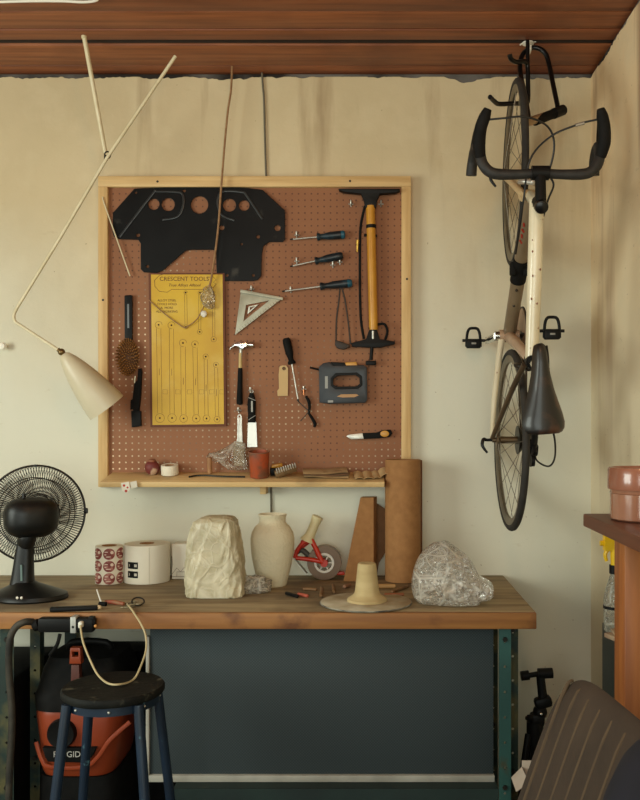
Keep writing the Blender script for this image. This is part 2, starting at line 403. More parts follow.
# bottom shelf plank, sagging forwards
SH_A = R(10)
sh_back = W(0, 472, PB)                          # height of the plank's top at the board
SH_L = 0.165
def SHP(px, s):                                  # a point on the shelf's top surface: picture column, distance from the board
    y = PB - s * math.cos(SH_A); z = sh_back.z - s * math.sin(SH_A)
    return Vector(((px - VX) * (CD + y) / F, y, z))
def SHM(px, s, rot=0):                           # frame standing on the sagging plank
    return Matrix.Translation(SHP(px, s)) @ Matrix.Rotation(SH_A, 4, 'X') @ Matrix.Translation((0, 0, 0.0015)) @ Matrix.Rotation(rot, 4, 'Z')
xl, xr = W(100, 0, -0.18).x, W(384.5, 0, -0.18).x
m = MB().at(Matrix.Translation((0, PB, sh_back.z)) @ Matrix.Rotation(SH_A, 4, 'X'))
m.bx((xl, -SH_L, -0.021), (xr, 0.0, 0), 0.003); m.build('shelf', wood('pine_shelf', (222, 190, 136), (206, 172, 116), 'X', 4, 0.6, 0.1, (150, 122, 84), (0.55, 0.75), 6), peg)
pz = W(262, 0, -0.1); MB().bx((pz.x - 0.012, -0.07, sh_back.z - 0.085), (pz.x + 0.012, -0.001, sh_back.z - 0.03), 0.002).build('bracket', pine, peg)
def hook(px, py, L=0.028, Y=PB):
    p = W(px, py, Y); m = MB()
    m.tube([p + Vector((0, 0.0, 0)), p + Vector((0, -L, 0)), p + Vector((0, -L - 0.002, 0.014))], 0.0032, 8, smooth=3)
    m.tube([p + Vector((-0.010, -0.002, 0.003)), p + Vector((0.010, -0.002, 0.003))], 0.0026, 8); m.tube([p + Vector((0, -0.002, 0.014)), p + Vector((0, -0.003, -0.008))], 0.003, 8)
    return m.build('hook', steel, peg)
for x, y in ((297, 236), (297, 262), (291, 291), (252, 290), (333, 266), (351, 205), (381, 205), (251, 391), (304, 390), (239, 411), (340, 263)):
    hook(x, y, 0.018)

IT = PB - 0.004                                   # back plane of hung items
# --- black skid plate
def z3(l, ox=100, oy=181.6, k=3.2): return [(ox + x / k, oy + y / k) for x, y in l]
sk = thing('skid_plate', 'big black stamped metal plate with five round holes at top left of the pegboard', 'metal plate', W(199, 278, IT))
outl = z3([(110, 22), (205, 18), (330, 18), (450, 18), (520, 26), (592, 92), (592, 185), (585, 193), (540, 193), (523, 206), (518, 230), (516, 300), (506, 314), (490, 318), (395, 318), (380, 310), (373, 295), (371, 226), (362, 218), (285, 218), (272, 222), (200, 285), (180, 292), (140, 290), (130, 280), (130, 198), (122, 186), (60, 184), (44, 176), (40, 160), (41, 100)])
hol = [z3(circ(172, 72, 18)), z3(circ(218, 73, 21)), z3(circ(318, 74, 28, 24)), z3(circ(414, 75, 21)), z3(circ(461, 76, 17)), z3(circ(568, 148, 10, 14)), z3(circ(390, 147, 8, 12)), z3(circ(122, 171, 6, 10)), z3(circ(506, 176, 6, 10)), z3(circ(152, 271, 5, 8)), z3(circ(407, 300, 5, 8)), z3(circ(491, 300, 5, 8)), z3(circ(270, 29, 5, 8)), z3(circ(115, 35, 4, 8)), z3(circ(453, 200, 4, 8))]
SY = IT - 0.008
MB().plate(outl, SY, 0.005, hol, 0.0012).build('plate', mat('skid_black', (8, 8, 8), (12, 12, 12), rough=0.3, rough2=0.5, scale=9, spec=0.2, third=(58, 55, 50), tscale=11, tcon=(0.64, 0.74)), sk, sharp=12)
m = MB()
for ln in ([(62, 178), (168, 40), (182, 32), (252, 34), (266, 46), (266, 78), (248, 112), (200, 122)], [(382, 40), (376, 70), (392, 108), (430, 124)], [(382, 40), (400, 30), (455, 34), (470, 46), (520, 120)]):
    m.tube([W(x, y, SY - 0.001) for x, y in z3(ln)], 0.0052, 8, smooth=4, flat=0.7, up=(0, 1, 0))
m.build('rib', mat('rib_worn', (48, 50, 49), (22, 23, 23), rough=0.3, scale=14), sk)
# --- yellow wrench board
yb = thing('wrench_board', 'yellow printed display board with wrench outlines', 'display board', W(187, 425, IT))
YY = IT - 0.012
MB().plate([(148.5, 273), (224.5, 273), (226.5, 426), (150.5, 427)], YY + 0.0015, 0.01, (), 0.001).build('backing', mat('brown_edge', (104, 58, 36), rough=0.7), yb)
MB().plate([(151, 274.5), (222.5, 274.5), (224, 424), (152.5, 425)], YY, 0.004).build('face', mat('yellow_board', (212, 172, 28), (192, 144, 20), rough=0.45, scale=3, third=(212, 180, 84), tscale=5, tcon=(0.52, 0.72)), yb)
ink = mat('print_ink', (96, 56, 24), rough=0.7); inkr = mat('print_ink_red', (120, 62, 30), rough=0.7)
def zy(l): return [(145 + x / 4.844, 265 + y / 4.848) for x, y in l]
m = MB(); PY = YY - 0.0005
def line(l, r=0.0009): m.tube([W(x, y, PY) for x, y in zy(l)], r, 6, flat=0.5, up=(0, 1, 0))
# wrench logo outline
line([(300, 60), (330, 58), (345, 72), (330, 84), (345, 92), (330, 110), (300, 118), (130, 118), (108, 132), (70, 128), (48, 104), (46, 75), (70, 50), (84, 46)])
W6 = [(66, 290, 72, 742, 17, 22), (128, 292, 131, 742, 17, 21), (184, 378, 187, 744, 18, 19), (242, 384, 248, 744, 17, 19), (294, 444, 298, 744, 13, 17), (344, 484, 349, 748, 13, 15), (266, 134, 265, 324, 9, 12), (332, 134, 333, 360, 9, 13), (197, 134, 199, 300, 9, 10)]
for (x0, y0, x1, y1, r0, r1) in W6:
    w = min(r0, r1) * 0.62
    line(circ(x0, y0, r0, 14)[3:] + circ(x0, y0, r0, 14)[:1], 0.0006); line(circ(x1, y1, r1, 14) + circ(x1, y1, r1, 14)[:1], 0.0006)
    line([(x0 - w, y0 + r0), (x1 - w, y1 - r1)], 0.00055); line([(x0 + w, y0 + r0), (x1 + w, y1 - r1)], 0.00055)
    if y1 - y0 > 250:
        line([(x0 + w + 10, 605), (x0 + w + 32, 605), (x0 + w + 32, 625), (x0 + w + 10, 625), (x0 + w + 10, 605)], 0.0005)
        line([((x0 + x1) / 2, (y0 + y1) / 2 - 14), ((x0 + x1) / 2, (y0 + y1) / 2 + 18)], 0.0008)
m.build('print', ink, yb)
m = MB()
m.text('CRESCENT TOOLS', *zy([(190, 68)])[0], 4.3, YY - 0.0002)
m.text('True Alloys Alltool', *zy([(190, 98)])[0], 3.0, YY - 0.0002, shear=0.3)
for k, s_ in enumerate(('ALLOY STEEL', 'TOOLS HOLD', 'A  MORE', 'ALL WORKING')): m.text(s_, *zy([(106, 172 + 18 * k)])[0], 2.3, YY - 0.0002)
m.build('lettering', ink, yb)
m = MB()
for (x0, y0, x1, y1, r0, r1) in W6:
    for (x, y) in ((x0, y0), (x1, y1)):
        p = W(*zy([(x, y)])[0], YY); MB().lathe([(0, 0.001), (0.0035, 0.001), (0.0035, -0.002)], p, (0, -1, 0), 10).build('hole', mat('hole_dark', (50, 16, 12), rough=0.9), yb)

# --- hanging brown cord with a crumpled clear tag, and its loop of string
cord = mat('jute_cord', (136, 100, 66), (160, 124, 88), rough=0.9, scale=60)
hc = thing('rope', 'brown rope hanging from the ceiling over the pegboard with a crumpled clear packet tied on', 'cord', W(207, 310, -0.07))
c0 = W(232, 72, -0.07); c0.z = CEIL
MB().tube([c0, W(231, 90, -0.07), W(228, 110, -0.07), W(225, 140, -0.07), W(221, 190, -0.07), W(218, 230, -0.068), W(213, 268, -0.065), W(209, 290, -0.06)], 0.0042, 8, smooth=5).build('line', cord, hc)
MB().tube([W(149, 300, -0.047), W(165, 314, -0.048), W(183, 327, -0.049), W(188, 326, -0.05), W(197, 319, -0.052), W(204, 306, -0.056)], 0.0022, 6, smooth=4).build('string', cord, hc)
def crumple(m, c, r, seed, amp, sub=4, freq=2.0, flat=None, ridge=True):
    bm = bmesh.new(); bmesh.ops.create_icosphere(bm, subdivisions=sub, radius=1)
    for v in bm.verts:
        n = v.co.normalized()
        q = n * freq + Vector((seed, seed * 1.7, -seed))
        d = noise.fractal(q, 0.9, 2.0, 3) * 0.6
        if ridge:
            dist, _p = noise.voronoi(n * freq * 1.5 + Vector((seed, 0, seed)))
            d += (dist[1] - dist[0]) * -0.55 + 0.22
            dist, _p = noise.voronoi(n * freq * 3.4 + Vector((0, seed, seed)))
            d += (dist[1] - dist[0]) * -0.28 + 0.1
        s_ = 1 + amp * d
        v.co = Vector((n.x * r[0] * s_, n.y * r[1] * s_, n.z * r[2] * s_))
        if flat is not None and v.co.z < flat: v.co.z = flat + (v.co.z - flat) * 0.04
        v.co += Vector(c)
    return m.bm(bm)
clear = film_mat('clear_film', (226, 220, 206), 0.5, 0.12, 0.42)
crumple(MB(), W(208, 297, -0.06), (0.026, 0.012, 0.038), 3.1, 0.6, 4, 1.6).build('packet', film_mat('tag_film', (220, 196, 150), 0.7, 0.15, 0.25, 20), hc, sharp=70)
crumple(MB(), W(204, 314, -0.062), (0.012, 0.009, 0.012), 5.1, 0.4, 3, 1.6).build('tip', whiteplastic, hc, sharp=70)
# --- thin grey cable down the wall
m = MB(); q0 = W(262, 74, -0.008); q0.z = CEIL
m.tube([q0, W(263, 88, -0.009), W(264, 100, -0.008), W(265, 140, -0.008), W(266, 172, -0.008), W(267, 185, -0.004)], 0.004, 8, smooth=4)
m.tube([W(267, 185, -0.004), W(271, 480, -0.004)], 0.0035, 8); m.tube([W(271, 478, -0.005), W(271, 490, -0.008), W(271.5, 545, -0.008), W(272, 572, -0.008)], 0.0042, 8)
tag(m.build('wall_cable', mat('grey_cable', (104, 96, 80), rough=0.7)), 'thin grey cable running down the wall behind the pegboard', 'cable')

# --- screwdrivers (blue-black handles)
hand_b = mat('handle_blue_black', (18, 28, 34), (26, 48, 58), rough=0.4, scale=25, contrast=(0.45, 0.6))
def rod_between(m, a, b, prof, seg=14):        # prof: list of (t, radius) along a->b
    a, b = Vector(a), Vector(b); L = (b - a).length
    return m.lathe([(0 if k in (0, len(prof) - 1) and r == 0 else r, t * L) for k, (t, r) in enumerate(prof)], a, b - a, seg)
def screwdriver(label, tip, neck, end, r, hm, Y=IT - 0.016, group='screwdrivers hung on the pegboard', cap=None, sr=0.0032):
    tp, nk, en = W(*tip, Y), W(*neck, Y), W(*end, Y)
    t = thing('screwdriver', label, 'screwdriver', tp, group)
    m = MB(); rod_between(m, tp, nk + (en - nk) * 0.05, [(0, 0), (0, sr * 0.8), (0.1, sr), (1, sr), (1, 0)]); m.build('shaft', steel, t)
    m = MB(); d = (tp - nk).normalized(); rod_between(m, tp, tp - d * 0.012, [(0, 0), (0, sr * 0.9), (1, sr * 1.15), (1, 0)], 8); m.build('tip', darksteel, t)
    m = MB(); rod_between(m, nk, en, [(0, 0), (0, r * 0.9), (0.03, r * 1.05), (0.09, r * 0.95), (0.14, r * 0.68), (0.25, r * 0.72), (0.42, r), (0.8, r * 1.08), (0.94, r), (0.99, r * 0.75), (1.0, 0)]); m.build('handle', hm, t)
    if cap is not None:
        m = MB(); e2 = en + (en - nk).normalized() * 0.001; rod_between(m, nk + (en - nk) * 0.86, e2, [(0, 0), (0, r * 1.12), (0.7, r * 1.04), (1, r * 0.7), (1, 0)]); m.build('cap', cap, t)
    return t
cyan = mat('handle_teal', (30, 84, 104), rough=0.4)
screwdriver('topmost horizontal screwdriver, teal-black handle ending level with the pump barrel top', (290, 239.5), (317, 237), (345, 234.5), 0.0155, hand_b, cap=cyan)
screwdriver('middle of the three horizontal screwdrivers, short shaft and dark handle tilted upward', (290, 266.5), (315, 261), (343, 255.5), 0.0155, hand_b)
screwdriver('lowest and longest of the three horizontal screwdrivers, with a strapped pouch hanging below', (282, 291.5), (320, 286.5), (352, 283), 0.0155, hand_b, cap=cyan)
screwdriver('upright screwdriver with black handle on top hanging right of the hammer', (298.5, 402), (292, 364), (286, 338), 0.0155, blackmat, cap=None)
# --- pouch on two straps
t = thing('pouch', 'small dark pouch hanging on two straps below the lowest screwdriver', 'pouch', W(342, 349, IT - 0.02))
leather = mat('dark_leather', (40, 30, 24), (56, 42, 32), rough=0.6, scale=20)
MB().tube([W(340, 288, IT - 0.035), W(339, 300, IT - 0.022), W(336.5, 320, IT - 0.018), W(336, 343, IT - 0.014)], 0.0032, 6, smooth=4).build('strap', leather, t)
MB().tube([W(342, 288, IT - 0.035), W(345, 300, IT - 0.022), W(348, 320, IT - 0.018), W(350.5, 344, IT - 0.014)], 0.0032, 6, smooth=4).build('strap', leather, t)
MB().plate([(335, 340), (341, 341.5), (350, 345), (349, 347), (344, 349.5), (338, 348.5), (335, 345)], IT - 0.026, 0.02, (), 0.004).build('bag', leather, t)
# --- floor pump
yel = mat('pump_yellow', (206, 148, 48), (186, 126, 36), rough=0.35, scale=8)
t = thing('bicycle_pump', 'tall bicycle floor pump with yellow barrel hanging at the right of the pegboard', 'pump', W(373, 366, IT - 0.03)); PYY = IT - 0.026
m = MB(); m.plate([(338.5, 188.5), (400, 188.5), (400, 190.5), (396, 192.5), (380, 193.5), (377, 200), (376, 207.5), (365, 207.5), (364, 200), (361, 193.5), (345, 192), (339, 190)], PYY - 0.012, 0.03, (), 0.003); m.build('handle', black, t)
m = MB(); rod_between(m, W(370.5, 206, PYY), W(373.5, 330, PYY), [(0, 0), (0, 0.018), (1, 0.0172), (1, 0)], 20); m.build('barrel', yel, t)
m = MB(); rod_between(m, W(371, 225, PYY), W(371.1, 228.5, PYY), [(0, 0), (0, 0.0195), (1, 0.0195), (1, 0)], 20); m.tube([W(364, 235, PYY), W(377, 236, PYY)], 0.006, 8); m.build('clip', black, t)
m = MB(); m.plate([(351, 343), (366, 339), (369, 330), (370, 322), (376, 322), (377, 330), (380, 339), (395, 341.5), (395, 344), (380, 347.5), (368, 347.5), (352, 346.5)], PYY - 0.008, 0.02, (), 0.003)
m.tube([W(372, 346, PYY), W(371, 360, PYY)], 0.007, 10); m.box(W(371, 363, PYY), (0.042, 0.014, 0.018), 0.004); m.build('foot', black, t)
m = MB(); rod_between(m, W(373, 331, PYY - 0.001), W(373, 339, PYY - 0.001), [(0, 0), (0, 0.008), (1, 0.008), (1, 0)], 12); m.build('gauge', steel, t)
MB().tube([W(365, 206, PYY), W(361, 224, PYY - 0.006), W(360, 245, PYY - 0.004), W(360, 290, PYY), W(361, 320, PYY), W(364, 339, PYY)], 0.0052, 8, smooth=5).build('hose', blackmat, t)
MB().tube([W(377, 325, PYY), W(384, 324, PYY - 0.004), W(387.5, 331, PYY - 0.004), W(385, 340, PYY)], 0.005, 8, smooth=5).build('hose_tail', blackmat, t)
m = MB(); rod_between(m, W(357.8, 240, PYY - 0.008), W(357.2, 252, PYY - 0.008), [(0, 0), (0, 0.006), (0.3, 0.006), (0.35, 0.0045), (1, 0.004), (1, 0)], 10); m.build('nozzle', mat('brass', (190, 150, 70), rough=0.35, metal=0.9), t)
# --- speed square
t = thing('speed_square', 'triangular pale metal carpenter square hanging right of the yellow board', 'square', W(255, 336, IT)); sq = mat('cast_aluminium', (176, 172, 152), (150, 144, 124), rough=0.45, metal=0.35, scale=14)
MB().plate([(241, 290), (282.5, 298), (235, 335)], IT - 0.006, 0.005, [[(246, 305), (269, 300.5), (243.5, 321)], ], 0.0008).build('plate', sq, t)
MB().plate([(248.5, 306.5), (258.5, 304.3), (247.5, 314)], IT - 0.006, 0.005, [[(250, 307.3), (255, 306.2), (249.5, 310.8)]], 0.0004).build('inner_triangle', mat('pale_alloy', (206, 204, 190), rough=0.4, metal=0.3), t)
MB().plate([(240.6, 289.3), (283, 297.3), (282.6, 300), (240.2, 292.3)], IT - 0.016, 0.014, (), 0.001).build('lip', sq, t)
m = MB()
for k in range(16):
    a = k / 16; x0, y0 = 238 + (279 - 238) * a, 331.5 + (300 - 331.5) * a
    m.tube([W(x0 - 0.8, y0 - 1.2, IT - 0.0063), W(x0 + 0.6, y0 + 0.9, IT - 0.0063)], 0.0006, 5)
m.text('0123456', 262, 318, 2.2, IT - 0.0061, rot=R(38)); m.build('scale_marks', ink, t)
# --- hammer
t = thing('hammer', 'claw hammer with polished head and black grip hanging beside the yellow board', 'hammer', W(240, 405, IT - 0.015)); HY = IT - 0.016
def flatring(p, hx, hy): return p
m = MB()
clawpts = [(228.3, 352), (230.6, 347.6), (234, 344.6), (238, 343.4), (242.5, 344.4)]
rg = []
for (x, y), h, dpt in zip(clawpts, (0.002, 0.0055, 0.0095, 0.013, 0.0135), (0.012, 0.012, 0.012, 0.011, 0.010)):
    c = W(x, y, HY); rg.append([c + Vector((math.sin(a) * 0.2 * h, math.cos(a) * dpt, math.sin(a) * h)) for a in [2 * PI * k / 12 for k in range(12)]])
m.plate([(225 + x / 6.4, 330 + y / 6.4) for x, y in [(19, 140), (32, 108), (58, 82), (95, 71), (130, 74), (142, 88), (138, 106), (122, 112), (116, 124), (92, 124), (84, 108), (66, 102), (44, 114)]], HY - 0.010, 0.022, (), 0.003); rod_between(m, W(241, 344.3, HY), W(253.5, 345, HY), [(0, 0), (0, 0.013), (0.3, 0.011), (0.5, 0.0085), (0.62, 0.0085), (0.7, 0.0125), (1, 0.0125), (1, 0)], 16)
m.build('head', chrome, t)
m = MB(); rod_between(m, W(241, 346, HY), W(240.3, 372, HY), [(0, 0), (0, 0.0075), (0.3, 0.0062), (1, 0.0062), (1, 0)], 12); m.build('shaft', steel, t)
m = MB(); rod_between(m, W(240.5, 353, HY), W(240.3, 369, HY), [(0, 0), (0, 0.0068), (1, 0.0072), (1, 0)], 12); m.build('sleeve', mat('straw_sleeve', (196, 170, 112), rough=0.6), t)
m = MB(); rod_between(m, W(240.3, 368, HY), W(239.6, 405, HY), [(0, 0), (0, 0.0085), (0.1, 0.0095), (0.5, 0.0105), (0.9, 0.0125), (0.98, 0.0115), (1, 0)], 14); m.build('grip', blackmat, t)
# --- putty knife
t = thing('putty_knife', 'putty knife with black handle and bright steel blade hanging above the red tin', 'putty knife', W(252, 447, IT - 0.01)); KY = IT - 0.012
m = MB(); rg = []
for y, w in ((393, 0.008), (396, 0.0115), (402, 0.0165), (408, 0.0165), (414, 0.0150), (418, 0.0158), (421, 0.0165), (422.5, 0.0155)):
    c = W(251.6 + (y - 393) * 0.01, y, KY); rg.append([c + Vector((math.cos(a) * w, math.sin(a) * 0.009, 0)) for a in [2 * PI * k / 14 for k in range(14)]])
m.loft(rg); m.build('handle', blackmat, t)
MB().plate([(248, 422), (256.2, 422), (257.3, 447), (247.2, 447)], KY - 0.001, 0.002).build('blade', mat('bright_steel', (214, 212, 204), rough=0.4, metal=0.55), t)
m = MB(); m.text('FLEX', 252, 405, 3, KY - 0.0094, rot=R(90)) if False else m.plate([(251, 401), (252.6, 401), (252.8, 412), (251.2, 412)], KY - 0.0095, 0.002)
m.tube([W(248.4, 397.5, KY - 0.0085), W(252, 399, KY - 0.0098), W(255.5, 400.5, KY - 0.0085)], 0.0012, 6, smooth=3); m.tube([W(248.6, 420, KY - 0.008), W(252, 417.5, KY - 0.0095), W(255.5, 415.5, KY - 0.008)], 0.0012, 6, smooth=3)
m.build('grip_marking', mat('grey_print', (170, 168, 160), rough=0.5), t)
m = MB(); m.torus(W(251.6, 391.5, KY), (0, 1, 0), 0.006, 0.0018, 16, 8); m.build('hanging_ring', steel, t)
# --- brush
t = thing('brush', 'oval wire brush with a long black handle hanging at left of the yellow board', 'brush', W(127.5, 376, IT - 0.02)); BY = IT - 0.012
MB().plate([(124.3, 296), (125.5, 295), (131, 295), (132, 296), (132, 346), (124.6, 346)], BY - 0.004, 0.012, (), 0.002).build('handle', black, t)
MB().plate([(127.2, 304), (129, 304), (129.2, 328), (127.4, 328)], BY - 0.0052, 0.002).build('handle_inlay', mat('grey_inlay', (120, 122, 122), rough=0.3, metal=0.5), t)
wick = mat('bristle_brown', (176, 120, 50), (120, 76, 30), rough=0.7, scale=40)
m = MB(); c = W(128.2, 357.5, BY)
m.ball(c, (0.041, 0.012, 0.066), 24, 14); m.build('pad', mat('pad_brown', (84, 52, 26), rough=0.8), t)
m = MB()
for k in range(7):                                     # oval rows of bristle tufts
    rr = 1 - k * 0.135; nn = max(5, int(34 * rr))
    for j in range(nn):
        a = 2 * PI * j / nn + k * 0.3; p = c + Vector((0.042 * rr * math.cos(a), -0.010 * math.sqrt(max(0, 1 - rr * rr)) - 0.002, 0.068 * rr * math.sin(a)))
        q = p + Vector((0.006 * math.cos(a) * rr, -0.014, 0.006 * math.sin(a) * rr)); m.tube([p, q], [0.0032, 0.0020], 6)
m.build('bristles', wick, t)
# --- black knife in sheath
t = thing('knife', 'narrow black sheathed knife hanging just below the wire brush', 'knife', W(136, 427, IT - 0.01)); BY = IT - 0.01
MB().plate([(138, 369), (141, 368), (141.6, 372), (140.5, 396), (139, 411), (133, 411), (132, 402), (134, 384), (137, 380)], BY - 0.004, 0.014, (), 0.002).build('handle', blackmat, t)
MB().plate([(131, 411), (140.5, 411), (140.8, 426), (131.6, 427.5)], BY - 0.006, 0.016, (), 0.002).build('sheath', black, t)
MB().plate([(130.6, 400), (133, 399), (133, 409), (130.2, 409.5)], BY - 0.003, 0.01, (), 0.001).build('clip', blackmat, t)
m = MB(); rod_between(m, W(134.5, 383, BY - 0.006), W(135.2, 376, BY - 0.006), [(0, 0), (0, 0.0025), (1, 0.003), (1, 0)], 8); m.build('buckle', chrome, t)
# --- paper tag
t = thing('paper_tag', 'blank tan paper tag hanging left of the upright screwdriver', 'tag', W(283, 397, IT)); 
MB().plate([(279.5, 366.5), (282, 365.5), (286, 365.5), (288, 368), (287.8, 395.8), (277.6, 396), (277.2, 391), (279, 388.5), (278.6, 375)], IT - 0.003, 0.0012, [circ(284, 368.5, 1.1, 10)]).build('card', mat('tag_paper', (200, 168, 118), rough=0.8), t)
m = MB(); m.torus(W(284, 368.5, IT - 0.0033), (0, 1, 0), 0.006, 0.0012, 14, 6); m.build('eyelet', darksteel, t)
# --- wire cutters with bent black handle
t = thing('wire_snips', 'thin wire snips with a curved black grip hanging below the upright screwdriver', 'snips', W(309, 427, IT - 0.01)); BY = IT - 0.01
MB().tube([W(306, 396, BY), W(309, 402, BY), W(309.5, 408, BY), W(309, 413, BY), W(312, 418, BY), W(315, 424, BY), W(314, 427, BY)], [0.005, 0.007, 0.0055, 0.0045, 0.006, 0.0068, 0.005], 8, smooth=4).build('grip', blackmat, t)
MB().tube([W(297, 400, BY), W(303, 406, BY), W(309, 411, BY)], 0.002, 6, smooth=3).build('jaw', darksteel, t)
MB().tube([W(310, 410, BY - 0.003), W(305, 416, BY - 0.003), W(300.5, 421, BY - 0.003)], 0.0018, 6, smooth=3).build('jaw', darksteel, t)
m = MB(); rod_between(m, W(303.6, 386, BY - 0.004), W(303.8, 395, BY - 0.004), [(0, 0), (0, 0.0025), (0.4, 0.004), (1, 0.003), (1, 0)], 10); m.build('hanger', mat('copper', (190, 120, 80), rough=0.3, metal=0.9), t)
# --- staple gun
t = thing('staple_gun', 'blocky dark blue-grey staple gun with an open grip hanging below the pump', 'staple gun', W(343, 405, IT - 0.02)); GY = IT - 0.034
gun = mat('gun_slate', (36, 40, 46), (28, 32, 37), rough=0.45, scale=12)
def z5(l): return [(220 + x / 3.2, 320 + y / 3.2) for x, y in l]
MB().plate(z5([(316, 150), (330, 138), (350, 134), (362, 146), (460, 144), (470, 152), (472, 255), (464, 265), (350, 268), (318, 264)]), GY, 0.032, [z5([(358, 186), (372, 174), (436, 172), (450, 182), (452, 206), (440, 216), (372, 218), (358, 208)])], 0.003).build('body', gun, t)
m = MB(); m.plate(z5([(354, 186), (370, 170), (438, 168), (454, 180), (456, 208), (442, 220), (370, 222), (354, 210)]), GY - 0.003, 0.012, [z5([(362, 188), (376, 178), (434, 176), (446, 185), (447, 204), (437, 212), (374, 213), (362, 206)])], 0.001); m.build('grip_liner', black, t)
m = MB(); m.tube([W(*z5([(288, 152)])[0], GY + 0.015), W(*z5([(300, 155)])[0], GY + 0.015), W(*z5([(322, 160)])[0], GY + 0.015)], 0.004, 8); m.build('lever', blackmat, t)
MB().plate(z5([(352, 134), (398, 136), (404, 146), (362, 148)]), GY + 0.002, 0.022, (), 0.002).build('lever_top', black, t)
MB().plate(z5([(400, 136), (436, 134), (440, 146), (402, 147)]), GY + 0.004, 0.018, (), 0.002).build('yellow_tab', yel, t)
MB().plate(z5([(336, 180), (345, 180), (345, 219), (336, 219)]), GY - 0.0008, 0.001).build('side_label', mat('grey_label', (150, 150, 145), rough=0.5), t)
m = MB()
m.text('ARROW', *z5([(410, 242)])[0], 2.6, GY - 0.0002, shear=0.2) if False else m.plate(z5([(374, 245), (388, 238), (436, 237), (444, 241), (430, 247), (392, 248)]), GY - 0.0008, 0.001)
m.build('badge', mat('bronze_badge', (176, 130, 80), rough=0.5), t)
MB().plate(z5([(345, 257), (362, 257), (362, 264), (345, 264)]), GY - 0.0008, 0.001).build('sticker', mat('grey_label2', (150, 150, 146), rough=0.5), t)
# --- utility knife
t = thing('utility_knife', 'retractable knife with black grip lying level at lower right of the pegboard', 'knife', W(368, 440, IT - 0.01)); UY = IT - 0.012
def z5b(l): return [(220 + x / 3.2, 320 + y / 3.2) for x, y in l]
MB().plate(z5b([(404, 372), (412, 367), (456, 362), (460, 380), (420, 382)]), UY - 0.003, 0.01, (), 0.001).build('nose', steel, t)
MB().plate(z5b([(456, 362), (500, 360), (524, 352), (546, 351), (552, 362), (544, 374), (505, 379), (460, 381)]), UY - 0.006, 0.016, (), 0.003).build('grip', blackmat, t)
MB().plate(z5b(circ(527, 364, 14, 16, 10)), UY - 0.0075, 0.003, (), 0.0005).build('slider', yel, t)

# ------------------------------------------------------------------ things on the pegboard shelf
t = thing('ball_jar', 'small maroon patterned ball jar at the left on the pegboard shelf', 'jar', SHP(152.5, 0.045))
m = MB().at(SHM(152.5, 0.045)); m.lathe([(0, 0), (0.014, 0), (0.024, 0.010), (0.0285, 0.024), (0.026, 0.040), (0.018, 0.050), (0.013, 0.052), (0, 0.053)], seg=24); m.build('body', mat('maroon_pattern', (112, 44, 40), (200, 168, 140), rough=0.6, scale=22, contrast=(0.55, 0.62)), t)
m = MB().at(SHM(152.5, 0.045)); m.lathe([(0.014, 0.050), (0.016, 0.053), (0.012, 0.060), (0, 0.062)], seg=20); m.build('lid', mat('lid_brown', (140, 86, 60), rough=0.6), t)
t = thing('tape_roll', 'white roll of tape lying flat on the pegboard shelf beside the maroon jar', 'tape', SHP(170, 0.05))
m = MB().at(SHM(170, 0.05) @ Matrix.Translation((0, 0, 0.001))); m.lathe([(0.019, 0), (0.0325, 0), (0.0335, 0.002), (0.0335, 0.036), (0.0325, 0.038), (0.019, 0.038)], seg=36, closed=True); m.build('roll', mat('white_tape', (226, 218, 198), rough=0.6), t)
m = MB().at(SHM(170, 0.05) @ Matrix.Translation((0, 0, 0.001))); m.lathe([(0.0165, 0.001), (0.0189, 0.001), (0.0189, 0.037), (0.0165, 0.037)], seg=32, closed=True); m.build('core', cardboard, t)
# card with red marks hanging off the front edge
t = thing('price_tag', 'small white tag with red spots hanging off the left front edge of the shelf', 'tag', SHP(128, SH_L + 0.01))
TY = PB - SH_L - 0.012
MB().plate([(121, 483), (129, 481.5), (130, 489), (127, 493), (122, 491)], TY, 0.0012).build('card', mat('tag_white', (232, 224, 206), rough=0.7), t)
MB().plate([(130, 482), (136.5, 480.8), (137.5, 487), (131, 488.5)], TY + 0.002, 0.0012).build('flap', mat('tag_white2', (216, 208, 190), rough=0.7), t)
m = MB()
for x, y, r in ((124, 485.5, 1.3), (127.5, 487.5, 1.0), (126, 491, 1.4)): m.plate(circ(x, y, r, 12), TY - 0.0004, 0.0006)
m.build('red_spot', redpaint, t)
